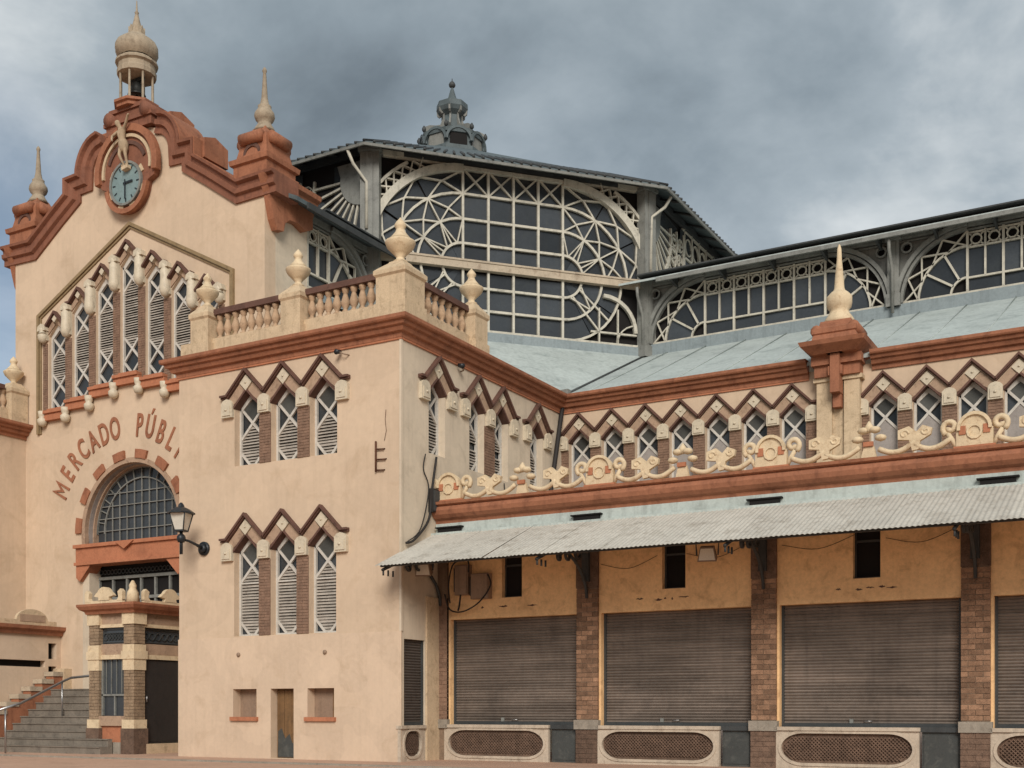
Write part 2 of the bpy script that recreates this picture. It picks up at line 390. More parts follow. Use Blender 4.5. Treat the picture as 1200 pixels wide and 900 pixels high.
def hood(parent, loc, rz, cx, A, spacing, k, end_l, end_r, hw=.46):
    """dark zigzag moulding over one window with its tiles"""
    half = spacing/2; t = .07
    c, s_ = math.cos(rz), math.sin(rz)
    m = MB()
    pts = [(cx-half, A-half), (cx, A), (cx+half, A-half)]
    if end_l: pts = [(cx-half-.28, A-half)]+pts
    if end_r: pts = pts+[(cx+half+.28, A-half)]
    m.poly(pts, t, -.18, .0)
    m.poly([(p[0], p[1]-.065) for p in pts], .04, -.11, .0)
    hd = obj('hood_moulding', m, 'moulding_brown', parent, loc, rz)
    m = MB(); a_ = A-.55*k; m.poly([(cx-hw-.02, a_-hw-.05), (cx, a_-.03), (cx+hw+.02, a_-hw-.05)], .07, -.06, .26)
    obj('soffit_shade_liner', m, 'moulding_brown', hd)  # added dark liner, no real moulding: the recess soffit's shade as brown colour
    b = BAND*k; o = .09*1.414+.02
    # tiles lie in the band under the moulding: white diamond at the top, a brown one down each slope
    d = b*.78
    zc = A-o-d-.02
    mt = MB(); mt.prism([(cx-d, zc), (cx, zc-d), (cx+d, zc), (cx, zc+d)], -.075, 0)
    mt.lathe([(.02, -.03), (.045, 0), (.02, .03)], 8, (cx, -.08, zc))
    obj('tile', mt, 'white_tile', hd)
    q = b*1.414
    for sgn in (-1, 1):
        mt = MB()
        x0, x1 = d*.55, half-.05
        top = lambda x: A-o-x
        mt.prism([(cx+sgn*(d+.03), top(d+.03)), (cx+sgn*x1, top(x1)), (cx+sgn*x1, top(x1)-q+.12), (cx+sgn*(d*.5), top(d*.5)-q-.02), (cx+sgn*.06, zc-d-.03), (cx+sgn*(d+.03)*.98, zc)][::sgn], -.045, 0)
        obj('brick', mt, 'tile_band', hd)
    return hd
def window_group(parent, loc, rz, xs, A, sill, hw, spacing, k=1., style='louvre', cap_w=.5, cap_h=.66, gap=True, sub=True):
    """xs: window centres in local x. Returns holes"""
    holes = []
    H = A-.55*k-sill
    fr, pn, lv, dmd = window_meshes(hw, H, k, style)
    for i, x in enumerate(xs):
        holes.append(hole_pts(x, A, sill, hw, k))
        c, s_ = math.cos(rz), math.sin(rz)
        wl = (loc[0]+c*x, loc[1]+s_*x, loc[2]+A-.55*k)
        wo = obj('window', fr, None, parent, wl, rz)
        obj('pane', pn, None, wo); obj('diamond_pane', dmd, None, wo); obj(lv.name.split('.')[0], lv, None, wo, kind='stuff' if style != 'panel' else None)
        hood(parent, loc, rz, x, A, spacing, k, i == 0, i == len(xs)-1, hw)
    pw = spacing-2*hw
    va = A-spacing/2
    cap = data('capital', cap_mesh(cap_w, cap_h), 'white_tile')
    pm = data('brick_pier', brick_pier_mesh(pw-.01, va-cap_h-.12-sill), 'brick_small')
    for i in range(len(xs)+1):
        x = xs[i]-spacing/2 if i < len(xs) else xs[-1]+spacing/2
        c, s_ = math.cos(rz), math.sin(rz)
        cl = (loc[0]+c*x, loc[1]+s_*x, loc[2]+va-cap_h-.1)
        obj('capital', cap, None, parent, cl, rz)
        if 0 < i < len(xs) or (style == 'panel' and gap):
            pl = (loc[0]+c*x, loc[1]+s_*x, loc[2]+sill)
            obj('brick_pier', pm, None, parent, pl, rz, kind='stuff')
    return holes

# ------------------------------------------------------------------ front block
fx = lambda X: X
hw1 = .55
up = [-27.22, -25.62, -24.0]; lowx = [-27.24, -25.64, -24.04]
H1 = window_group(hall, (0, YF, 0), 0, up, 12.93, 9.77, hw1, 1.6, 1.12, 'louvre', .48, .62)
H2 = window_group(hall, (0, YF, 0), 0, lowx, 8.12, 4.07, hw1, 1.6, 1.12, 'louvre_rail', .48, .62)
sq = [[(-27.81, 1.35), (-26.78, 1.35), (-26.78, 2.3), (-27.81, 2.3)], [(-24.63, 1.35), (-23.55, 1.35), (-23.55, 2.3), (-24.63, 2.3)]]
dr = [(-26.17, 0.02), (-25.2, 0.02), (-25.2, 2.3), (-26.17, 2.3)]
m = MB(); m.prism([(XB, 0), (XC-.5, 0), (XC-.5, 13.3), (XB, 13.3)], YF, YF+.5, H1+H2+sq+[dr])
obj('wall', m, 'plaster', hall, label='front wall of the corner block')
m = MB(); m.prism([(XB-.02, -.02), (-26.17, -.02), (-26.17, 2.3), (-25.2, 2.3), (-25.2, -.02), (XC+.02, -.02), (XC+.02, 4.03), (XB-.02, 4.03)], YF-.03, YF-.001, sq)
obj('plaster_plinth', m, 'plaster_low', hall)
for i, q in enumerate(sq):
    m = MB(); m.box(q[0][0], q[1][0], YF+.33, YF+.37, 1.35, 2.3)
    h_ = obj('hatch', m, 'box_grey', hall)
    m = MB(); m.box(q[0][0]-.08, q[1][0]+.08, YF-.12, YF+.3, 1.24, 1.37); obj('sill', m, 'rust_bright', h_)
    m = MB(); m.box(q[1][0]-.3, q[1][0]-.03, YF+.29, YF+.33, 1.37, 2.3)
    obj('hatch_frame', m, 'wood_door', h_)
m = MB(); m.box(-26.17, -25.2, YF+.3, YF+.34, 0, 2.3); dl = obj('door', m, 'wood_door', hall)
for i in range(6):
    m = MB(); x = -26.14+i*.155; m.box(x, x+.145, YF+.27-(i % 2)*.006, YF+.3, .04, 2.24); obj('plank', m, 'wood_door', dl)
m = MB(); m.prism([(-26.12, .05), (-25.3, .05), (-25.32, .62), (-25.5, .5), (-25.62, .82), (-25.8, .66), (-25.95, 1.0), (-26.1, .9)], YF+.262, YF+.268); obj('kick_stain', m, 'door_green', dl)
m = MB(); m.tube([(-25.35, YF+.25, 1.1), (-25.35, YF+.2, 1.12), (-25.35, YF+.2, 1.22), (-25.35, YF+.25, 1.24)], .015); obj('handle', m, 'rust_metal', dl)

# side wall of the block and aisle (faces +X); local x = world Y
sideY = [32.05, 34.52, 36.17, 38.78]
RZ = R(90)
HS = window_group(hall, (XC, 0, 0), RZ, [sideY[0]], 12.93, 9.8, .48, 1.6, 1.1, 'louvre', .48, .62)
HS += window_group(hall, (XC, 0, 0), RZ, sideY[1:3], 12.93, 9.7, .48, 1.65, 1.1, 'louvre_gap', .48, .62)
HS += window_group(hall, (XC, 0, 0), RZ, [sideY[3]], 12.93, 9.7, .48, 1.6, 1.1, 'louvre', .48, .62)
m = MB(); m.prism([(YF, 0), (30.2, 0), (30.2, 3.8), (31.36, 3.8), (31.36, 0), (YW, 0), (YW, 13.3), (YF, 13.3)], 0, .5, HS)
obj('wall', m, 'plaster_grey', hall, (XC-.001, 0, 0), RZ, label='side wall above the shop roof')
m = MB(); m.box(XB, XB+.4, YF+.5, YG, 0, 13.3); obj('wall', m, 'plaster', hall)
# plaster corner strip and thin conduit on the block corner
m = MB(); m.box(XC-.05, XC+.03, YF-.035, YF+.06, 4.03, 13.05)
obj('corner_strip', m, 'plaster_grey', hall)
m = MB(); m.box(XC-.52, XC-.001, YF-.004, YF+.02, 0, 13.05); obj('corner_facing', m, 'plaster', hall)

# cornice running round block, aisle and wing
prof = [(0, 13.16), (.08, 13.16), (.10, 13.34), (.24, 13.38), (.30, 13.50), (.30, 13.55), (.42, 13.58), (.46, 13.68), (.46, 13.72), (.58, 13.74), (.62, 13.80), (.62, 13.93), (0, 13.95)]
prof = [(o*.78, 13.06+(z-13.16)*.6/.79) for o, z in prof]
path = [(XB, YG), (XB, YF), (XC, YF), (XC, YW), (-11.35, YW)]
m = MB(); m.sweep(path, prof); obj('cornice', m, 'rust_paint', hall)
m = MB(); m.sweep([(-9.2, YW), (XE, YW)], prof); obj('cornice', m, 'rust_paint', hall)
# rust frieze step under the cornice
m = MB(); m.sweep(path, [(0, 13.0), (.05, 13.0), (.05, 13.07), (0, 13.07)]); obj('cornice_bead', m, 'rust_bright', hall)

# flat roof of the block
m = MB(); m.box(XB, XC, YF, 34.9, 13.4, 13.64); obj('roof', m, 'roof_metal', hall)
# balustrade
plinth_z = 13.95
bal = obj('balustrade', MB().box(XB+.05, XC-.05, YF+.02, YF+.36, 13.65, 14.22), 'cream', hall)
obj('plinth', MB().box(XC-.36, XC-.02, YF+.36, 35.0, 13.65, 14.22), 'cream', bal)
def rail_profile(m, x0, x1, y0, y1):
    m.box(x0, x1, y0, y1, 15.02, 15.12); m.box(x0, x1, y0+.02, y1-.02, 15.12, 15.22)
bprof = [(.12, 0), (.12, .07), (.07, .1), (.07, .15), (.14, .28), (.145, .36), (.085, .56), (.065, .64), (.105, .67), (.105, .72), (.12, .74), (.12, .81)]
bd = data('baluster', MB().lathe(bprof, 10), 'baluster')
peds = [(-29.18, YF+.2, .42), (-25.2, YF+.2, .42), (XC-.15, YF+.17, .56), (XC-.2, 34.5, .42)]
for (x0, x1, n) in ((-28.76, -25.62, 9), (-24.78, -21.75, 9)):
    rl = obj('rail', (lambda mm: (rail_profile(mm, x0, x1, YF+.02, YF+.38), mm)[1])(MB()), 'moulding_brown', bal)
    for i in range(n): obj('baluster', bd, None, bal, (x0+(x1-x0)*(i+.5)/n, YF+.19, 14.21))
mm = MB(); mm.box(XC-.38, XC-.02, 30.8, 34.06, 15.02, 15.12); mm.box(XC-.36, XC-.04, 30.8, 34.06, 15.12, 15.22); obj('rail', mm, 'moulding_brown', bal)
for i in range(8): obj('baluster', bd, None, bal, (XC-.2, 30.8+(34.06-30.8)*(i+.5)/8, 14.21))
for (x, y, hwd) in peds:
    m = MB(); m.box(x-hwd+.02, x+hwd-.02, y-hwd+.02, y+hwd-.02, 13.64, 14.9)
    m.box(x-hwd-.03, x+hwd+.03, y-hwd-.03, y+hwd+.03, 13.645, 14.06)
    m.lathe([(hwd*1.35, 14.88), (hwd*1.52, 14.95), (hwd*1.52, 15.08), (hwd*1.2, 15.2), (hwd*.7, 15.36), (hwd*.6, 15.42)], 4, (x, y, 0), False, PI/4)
    obj('pedestal', m, 'cream', bal)
def urn(x, y, z, s, label, group='urns on the balustrade pedestals'):
    pr = [(.16, 0), (.2, .05), (.12, .1), (.11, .16), (.2, .26), (.36, .42), (.41, .53), (.41, .58), (.33, .62), (.22, .74), (.14, .84), (.11, .93), (.15, .98), (.16, 1.04), (.11, 1.12), (.04, 1.2), (.01, 1.24)]
    o = thing('urn', label, 'urn', (x, y, z), 0, group)
    obj('bowl', MB().lathe([(r*s, h*s) for r, h in pr[:9]], 20), 'cream_ornament', o)
    obj('lid', MB().lathe([(r*s, h*s) for r, h in pr[8:]], 20), 'cream_ornament', o)
urn(-29.18, YF+.2, 15.4, .95, 'cream urn on the balustrade pedestal beside the gabled clock front')
urn(-25.2, YF+.2, 15.4, 1.0, 'cream urn on the middle pedestal of the front balustrade')
urn(XC-.15, YF+.17, 15.4, 1.15, 'large cream urn on the corner pedestal of the balustrade')
urn(XC-.2, 34.5, 15.4, 1.0, 'cream urn at the end of the side balustrade before the blue roof')

# left block, only its side wall shows
XL = 2*GX-XB
m = MB(); m.box(XL-9.3, XL, YF, YG+8, 0, 13.3); obj('wall', m, 'plaster', hall, label='twin block left of the gable')
m = MB(); m.sweep([(XL-9.3, YF), (XL, YF), (XL, YG)], prof); obj('cornice', m, 'rust_paint', hall)
m = MB(); m.box(XL-.36, XL-.02, YF, YG, 13.65, 14.22); b2 = obj('balustrade', m, 'cream', hall)
obj('rail', MB().box(XL-.38, XL-.02, YF, YG-1.0, 15.02, 15.2), 'moulding_brown', b2)
for i in range(7): obj('baluster', bd, None, b2, (XL-.2, 30.3+i*.4, 14.21))
m = MB(); x, y = XL-.2, YG-.45; m.box(x-.4, x+.4, y-.4, y+.4, 13.64, 14.9); m.lathe([(.57, 14.88), (.64, 14.95), (.64, 15.08), (.3, 15.38)], 4, (x, y, 0), False, PI/4)
obj('pedestal', m, 'cream', b2)
urn(XL-.2, YG-.45, 15.3, 1.0, 'cream urn at the left edge against the gabled front', None)

# ------------------------------------------------------------------ gabled front
gxs = [-.1+1.41*k for k in range(-3, 4)]
gA = [18.15, 18.9, 19.6, 20.3, 19.6, 18.9, 18.15]
gS = [14.18, 14.47, 14.8, 15.08, 14.8, 14.47, 14.18]
GH = []
for i, (x, A, S) in enumerate(zip(gxs, gA, gS)):
    kk = .75
    GH.append(hole_pts(GX+x, A, S, .5, kk))
    fr, pn, lv, dmd = window_meshes(.5, A-.55*kk-S, kk, 'diamond')
    wo = obj('window', fr, None, hall, (GX+x, YG, A-.55*kk)); obj('pane', pn, None, wo); obj('louvre', lv, None, wo, kind='stuff')
    m = MB(); h = .56
    m.poly([(x-.71, A-.5), (x-.5, A-.5), (x, A), (x+.5, A-.5), (x+.71, A-.5)], .08, -.22, 0)
    hd = obj('hood_moulding', m, 'moulding_brown', hall, (GX, YG, 0))
    m = MB(); d = .15; m.prism([(x-d, A-.28), (x, A-.28-d), (x+d, A-.28), (x, A-.28+d)], -.16, 0); obj('tile', m, 'white_tile', hd)
    for sg in (-1, 1):
        m = MB(); m.prism([(x+sg*.08, A-.5), (x+sg*.2, A-.3), (x+sg*.5, A-.6), (x+sg*.5, A-.85)][::sg], -.05, 0); obj('brick', m, 'tile_band', hd)
    m = MB(); m.box(x-.7, x+.7, -.2, .0, S-.5, S-.2); m.box(x-.7, x+.7, -.28, 0, S-.22, S-.1); m.box(x-.5, x+.5, -.12, .3, S-.1, S)
    obj('sill', m, 'rust_bright', hall, (GX, YG, 0))
capx = [-.1+1.41*(k-.5) for k in range(-3, 5)]
capz0 = [16.95, 16.98, 17.68, 18.38, 18.38, 17.68, 16.98, 16.95]
capz1 = [17.75, 18.4, 19.12, 19.85, 19.85, 19.12, 18.4, 17.75]
for i, (x, z0, z1) in enumerate(zip(capx, capz0, capz1)):
    m = MB(); h = z1-z0
    m.box(-.2, .2, -.12, .02, .12, h-.25)
    m.prism([(-.24, h-.3), (.24, h-.3), (.2, h-.1), (0, h), (-.2, h-.1)], -.26, .02)
    m.lathe([(.03, 0), (.14, .06), (.2, .18), (.22, .32), (.19, h*.5), (.2, h-.42), (.14, h-.32), (.17, h-.26), (.1, h-.1)], 14, (0, -.14, 0))
    obj('capital', m, 'white_tile', hall, (GX+x, YG, z0), label='pale bulging capital between the gable windows')
    s0 = min(gS[max(0, i-1)], gS[min(6, i)])
    wd = .40 if 0 < i < 7 else .3
    obj('brick_pier', brick_pier_mesh(wd, z0-s0, -.02, .2), 'brick_small', hall, (GX+x, YG, s0), kind='stuff')
    m = MB(); m.lathe([(.03, -.22), (.15, -.17), (.2, -.05), (.2, .06), (.12, .14), (.16, .22), (.18, .4), (.05, .42)], 14, (0, -.18, 0))
    obj('ball_corbel', m, 'white_tile', hall, (GX+x, YG, s0-.5))
# wall with openings
ARC0 = 8.85; AR = 2.68
door_hole = [(GX-AR-.1, 2.4), (GX+AR+.1, 2.4), (GX+AR+.1, ARC0)] + [(GX+p[0], p[1]) for p in arc(0, ARC0, AR+.1, 0, 180, 24)][1:-1] + [(GX-AR-.1, ARC0)]
half = [(6.95, 0), (6.95, 21.0), (5.7, 21.0), (3.3, 22.6), (3.3, 23.2), (2.6, 23.3), (2.15, 24.0), (1.35, 24.5), (1.0, 24.62)]
m = MB(); m.prism([(GX+a, b) for a, b in half]+[(GX-a, b) for a, b in half[::-1]], YG, YG+.6, GH+[door_hole])
obj('wall', m, 'plaster', hall, label='gabled entrance front with the arch')
m = MB(); m.box(XN-.6, XN, YG+.6, 36.2, 0, 21.0); obj('wall', m, 'plaster_grey', hall, label='grey return wall of the gable')
m = MB(); m.box(2*GX-XN, 2*GX-XN+.6, YG+.6, 40, 0, 21.0); obj('wall', m, 'plaster_grey', hall)
# thin frame moulding round the window panel
m = MB(); m.poly([(-5.42, 13.2), (-5.42, 18.15), (0, 20.98), (5.42, 18.15), (5.42, 13.2)], .13, -.12, 0)
m.poly([(-5.3, 13.2), (-5.3, 18.08), (0, 20.84), (5.3, 18.08), (5.3, 13.2)], .07, -.06, 0)
obj('panel_moulding', m, 'olive_moulding', hall, (GX, YG, 0))
# coping
side = [(7.55, 21.42), (5.82, 21.38), (4.4, 22.35), (3.62, 22.85), (3.62, 23.48), (2.9, 23.52)] + arc(1.62, 23.35, 1.3, 2, 84, 8, 1.6)[1:]
side = side+[(1.7, 24.97)] if side[-1][0] > 1.72 else side
cp = [(-.78, -.02), (-.78, -.09), (-.54, -.09), (-.48, -.22), (-.32, -.24), (-.28, -.15), (-.16, -.17), (-.1, -.32), (0, -.34), (0, 1.2), (-.78, 1.2)]
for sg in (1, -1):
    pth = [(sg*a, b) for a, b in side]
    m = MB(); m.sweep(pth, [(o*sg*-1*-1, wv) for o, wv in cp] if sg == 1 else [(-o, wv) for o, wv in cp], plane='xz')
    cpo = obj('coping', m, 'rust_dark', hall, (GX, YG, 0))
    m = MB(); m.sweep(pth, [(sg*o, wv) for o, wv in ((.0, -.26), (.035, -.26), (.035, 1.24), (.0, 1.24))], plane='xz'); obj('coping_top', m, 'rust_paint', cpo)
def stepped(m, x, z0, z1, y0=-.55, y1=1.0):
    m.box(-x, x, y0, y1, z0, z1); m.box(-x-.08, x+.08, y0-.08, y1+.05, z1-.16, z1)
m = MB(); stepped(m, 1.25, 24.6, 25.1, -.35, 1.1); stepped(m, .95, 25.1, 25.55, -.35, .9)
for x in (-1.0, 1.0): m.tube([(x, -.5, 25.2), (x, .5, 25.2)], .26, 12)
obj('gable_top_block', m, 'rust_dark', hall, (GX+.12, YG+.1, 0))
# pitched shoulder blocks behind the coping
for sg in (-1, 1):
    m = MB()
    for (xa, xb, z0, z1) in ((2.6, 3.75, 22.9, 23.9), (.9, 1.95, 24.0, 25.35)):
        v = [(sg*xa, .2, z0), (sg*xb, .2, z0), (sg*xb, 1.5, z0), (sg*xa, 1.5, z0), (sg*xa, .2, z1-.25), (sg*xb, .2, z1-.25), (sg*xb, 1.5, z1-.25), (sg*xa, 1.5, z1-.25), (sg*(xa+.05), .85, z1), (sg*(xb-.05), .85, z1)]
        m.add(v, [(0,1,5,4),(2,3,7,6),(1,2,6,9,5),(3,0,4,8,7),(4,5,9,8),(6,7,8,9),(0,3,2,1)])
    obj('shoulder_block', m, 'rust_paint', hall, (GX, YG, 0))
# side consoles under the eaves on the return walls
for sg in (1, -1):
    m = MB(); pts = [(33.3, 21.3), (35.0, 21.3), (35.6, 21.0), (36.1, 20.5), (36.1, 20.15), (35.7, 19.95), (35.2, 20.1), (34.75, 20.05), (34.5, 19.85), (34.4, 19.5), (34.05, 19.45), (33.85, 19.8), (33.6, 20.7)]
    m.prism(pts, 0, .3)
    m.lathe([(.02, -.05), (.28, -.02), (.28, .42), (.02, .46)], 14, (0, 0, 0)) if False else None
    o = obj('console', m, 'rust_paint', hall, (GX+sg*6.95+(.3 if sg > 0 else 0), 0, 0), RZ)
# eave cornice on return wall
m = MB(); m.sweep([(XN, YG), (XN, 36.3)], [(0, 20.65), (.14, 20.65), (.2, 20.85), (.34, 20.95), (.4, 21.15), (.55, 21.25), (.58, 21.42), (0, 21.42)])
obj('cornice', m, 'rust_paint', hall)

# finials at the gable ends
def finial(x, y, z, parent, s=1., lab=None):
    f = obj('finial', MB().lathe([(1.15*s, 0), (1.15*s, .55*s), (1.3*s, .6*s), (1.34*s, .78*s), (1.05*s, .86*s), (.95*s, 1.2*s), (.92*s, 1.55*s), (.8*s, 1.75*s), (.5*s, 2.0*s), (.42*s, 2.12*s)], 4, smooth=False, rot=PI/4), 'rust_paint', parent, (x, y, z), label=lab)
    for sx in (-1, 1):
        m = MB(); m.tube([(sx*.72*s, -.5*s, 1.55*s), (sx*.72*s, .5*s, 1.55*s)], .22*s, 12); obj('volute', m, 'rust_paint', f)
        m = MB(); m.tube([(-.5*s, sx*.72*s, 1.55*s), (.5*s, sx*.72*s, 1.55*s)], .22*s, 12); obj('volute', m, 'rust_paint', f)
    m = MB()
    m.poly(arc(0, .95*s, .36*s, 0, 180, 10), .12*s, -.72*s, -.6*s)
    obj('arch_moulding', m, 'moulding_brown', f)
    m = MB(); m.add([(a, b, c) for a, b, c in []], [])
    m.lathe([(.42, 2.05), (.38, 2.15), (.28, 2.3), (.24, 2.4), (.34, 2.5), (.39, 2.62), (.37, 2.75), (.28, 2.88), (.24, 2.96), (.26, 3.02), (.17, 3.1), (.12, 3.35), (.09, 3.8), (.06, 4.3), (.085, 4.34), (.085, 4.4), (.03, 4.5)], 16)
    m.v = [(a*s, b*s, c*s) for a, b, c in m.v]
    obj('spire', m, 'dome_stone', f)
    return f
finial(GX+6.35, 34.36, 21.35, hall, 1., 'finial over the right end of the gable')
finial(GX-6.35, 34.36, 21.35, hall, 1., 'finial over the left end of the gable')

# clock surround
m = MB()
outer = arc(0, 23.05, 1.72, -12, 192, 28)+[(-1.62, 22.5), (-1.25, 22.35)]+arc(0, 22.4, 1.22, 190, 350, 18)+[(1.25, 22.35), (1.62, 22.5)]
m.prism(outer, -.5, .1)
cs = obj('clock_surround', m, 'rust_dark', hall, (GX+.08, YG+.03, 22.95*.1)); cs.scale = (.9, .6, .9)
m = MB(); m.poly(arc(0, 23.05, 1.45, -8, 188, 26), .13, -.64, -.48); obj('ring_moulding', m, 'cream', cs)
m = MB(); m.poly(arc(0, 23.05, 1.78, -12, 192, 28), .3, -.72, -.3); m.poly(arc(0, 22.4, 1.2, 186, 354, 18), .22, -.68, -.4); obj('ring_moulding', m, 'rust_paint', cs)
m = MB(); m.poly(arc(0, 23.05, 1.15, 20, 160, 20), .16, -.6, -.46); obj('ring_moulding', m, 'moulding_brown', cs)
for a in (200, 250, 290, 340, 150, 30):
    m = MB(); a0, a1 = a-9, a+9
    m.prism([(math.cos(R(t))*r, 22.4+math.sin(R(t))*r) for t, r in ((a0, .88), (a1, .88), (a1, 1.12), (a0, 1.12))], -.58, -.48); obj('block', m, 'cream', cs)
clock = thing('clock', 'round pale blue clock dial with dark hands under the statue on the gable', 'clock', (GX+.08, YG-.28, 22.46))
m = MB(); m.prism([(.8*math.cos(R(a*10)), .8*math.sin(R(a*10))) for a in range(36)], -.06, .0); obj('dial', m, 'dial', clock)
m = MB(); m.poly([(.83*math.cos(R(a*10)), .83*math.sin(R(a*10))) for a in range(36)], .09, -.12, 0, True); obj('rim', m, 'iron_grey', clock)
for k in range(12):
    a = R(90-30*k); m = MB(); m.bar((.58*math.cos(a), .58*math.sin(a)), (.73*math.cos(a), .73*math.sin(a)), .05, -.075, -.06); obj('hour_mark', m, 'lantern_black', clock)
m = MB(); m.bar((-.12, .0), (.4, .03), .075, -.11, -.09); obj('hour_hand', m, 'lantern_black', clock)
m = MB(); m.bar((0, .14), (-.0, -.62), .055, -.13, -.112); obj('minute_hand', m, 'lantern_black', clock)

# bell turret on top of the gable
TX, TY = GX+.05, YG+.25
TZ = 25.5
tur = obj('bell_turret', MB().lathe([(.82, 0), (.82, .12), (.92, .16), (.92, .26), (.6, .3)], 8, smooth=False, rot=PI/8), 'rust_paint', hall, (TX, TY, TZ))
for k in range(8):
    a = PI/8+k*PI/4; m = MB(); m.lathe([(.075, 0), (.075, .08), (.05, .1), (.045, 1.34), (.07, 1.38), (.075, 1.42)], 8)
    obj('column', m, 'dome_stone', tur, (.66*math.cos(a), .66*math.sin(a), .26))
m = MB()
m.lathe([(.6, 1.4), (.76, 1.44), (.77, 1.62), (.73, 1.68), (.73, 1.84), (.83, 1.9), (.83, 1.98), (.7, 2.04), (.68, 2.1)], 16, smooth=False)
obj('ring', m, 'dome_stone', tur)
m = MB()
for i in range(16):
    pass
pr = [(.74, 2.04), (.86, 2.16), (.93, 2.32), (.92, 2.5), (.82, 2.68), (.62, 2.84), (.42, 2.96), (.34, 3.04), (.3, 3.14), (.22, 3.34), (.14, 3.6), (.09, 3.8), (.07, 3.86), (.1, 3.92), (.05, 3.98), (.02, 4.4)]
v = []; n = 32
for r, z in pr:
    for k in range(n):
        rr = r*.88*(1+.05*abs(math.sin(k*PI/4))*(1 if r > .3 else 0)); v.append((rr*math.cos(2*PI*k/n), rr*math.sin(2*PI*k/n), z+.1))
f = [(i*n+k, i*n+(k+1) % n, (i+1)*n+(k+1) % n, (i+1)*n+k) for i in range(len(pr)-1) for k in range(n)]
m.add(v, f, True); obj('dome', m, 'dome_stone', tur)
for k in range(8):
    m = MB(); a = k*PI/4
    m.prism([(-.12, 0), (.12, 0), (.05, .34), (0, .46), (-.05, .34)], -.05, .05)
    o = obj('leaf', m, 'dome_stone', tur, (.27*math.cos(a), .27*math.sin(a), 2.98), a+PI/2)
m = MB(); m.lathe([(.02, .5), (.12, .5), (.2, .42), (.24, .2), (.3, .02), (.36, -.04), (.34, -.07), (.1, -.05)], 16)
bell = thing('bell', 'dark bronze bell hanging between the turret columns', 'bell', (TX, TY, TZ+.75))
obj('bell_body', m, 'bronze', bell); obj('yoke', MB().box(-.4, .4, -.06, .06, .48, .62), 'bronze', bell)
obj('clapper', MB().tube([(0, 0, .3), (0, 0, -.1)], .035), 'bronze', bell)

# statue over the clock (skinned figure, leaning out from the surround)
def statue():
    J = {'pelvis': (0, 0, .95, .15), 'waist': (.01, -.02, 1.12, .125), 'chest': (.03, -.05, 1.36, .16), 'neck': (.04, -.08, 1.55, .06), 'head': (-.02, -.13, 1.70, .13), 'crown': (-.03, -.14, 1.86, .10),
         'lh': (-.1, 0, .88, .10), 'lk': (-.16, -.12, .5, .075), 'la': (-.1, .02, .1, .05), 'lt': (-.12, -.12, .03, .045),
         'rh': (.1, 0, .88, .10), 'rk': (.08, -.03, .48, .075), 'ra': (.06, .03, .08, .05), 'rt': (.08, -.12, .02, .045),
         'ls': (-.17, -.04, 1.46, .075), 'le': (-.42, -.1, 1.36, .065), 'lw': (-.34, -.22, 1.14, .05), 'lf': (-.28, -.26, 1.06, .04),
         'rs': (.2, -.05, 1.45, .075), 're': (.44, -.12, 1.6, .065), 'rw': (.62, -.2, 1.74, .05), 'rf': (.7, -.22, 1.78, .04)}
    E = [('pelvis', 'waist'), ('waist', 'chest'), ('chest', 'neck'), ('neck', 'head'), ('head', 'crown'), ('pelvis', 'lh'), ('lh', 'lk'), ('lk', 'la'), ('la', 'lt'), ('pelvis', 'rh'), ('rh', 'rk'), ('rk', 'ra'), ('ra', 'rt'),
         ('chest', 'ls'), ('ls', 'le'), ('le', 'lw'), ('lw', 'lf'), ('chest', 'rs'), ('rs', 're'), ('re', 'rw'), ('rw', 'rf')]
    ks = list(J); me = bpy.data.meshes.new('body'); me.from_pydata([J[k][:3] for k in ks], [(ks.index(a), ks.index(b)) for a, b in E], [])
    o = bpy.data.objects.new('tmp', me); col.objects.link(o)
    md = o.modifiers.new('s', 'SKIN')
    for i, k in enumerate(ks):
        sv = me.skin_vertices[0].data[i]; sv.radius = (J[k][3], J[k][3]*.85); sv.use_root = (k == 'pelvis')
    o.modifiers.new('b', 'SUBSURF').levels = 2
    dg = bpy.context.evaluated_depsgraph_get(); ev = o.evaluated_get(dg)
    m2 = bpy.data.meshes.new_from_object(ev); bpy.data.objects.remove(o)
    m2.materials.clear(); m2.materials.append(M['statue_stone'])
    for p in m2.polygons: p.use_smooth = True
    return m2
st = thing('statue', 'weathered stone figure with raised arm standing above the clock', 'statue', (GX+.2, YG-.45, 23.05))
st.rotation_euler = (0, R(-10), 0); st.scale = (1.02, 1.02, 1.02)
obj('figure', statue(), None, st)
m = MB(); m.lathe([(.12, 0), (.17, .1), (.2, .3), (.17, .45), (.14, .5)], 12, (0.0, .02, .6)); obj('drape', m, 'statue_stone', st)
m = MB(); m.box(-.16, .16, -.1, .3, -.12, .02); obj('pedestal', m, 'cream', st)

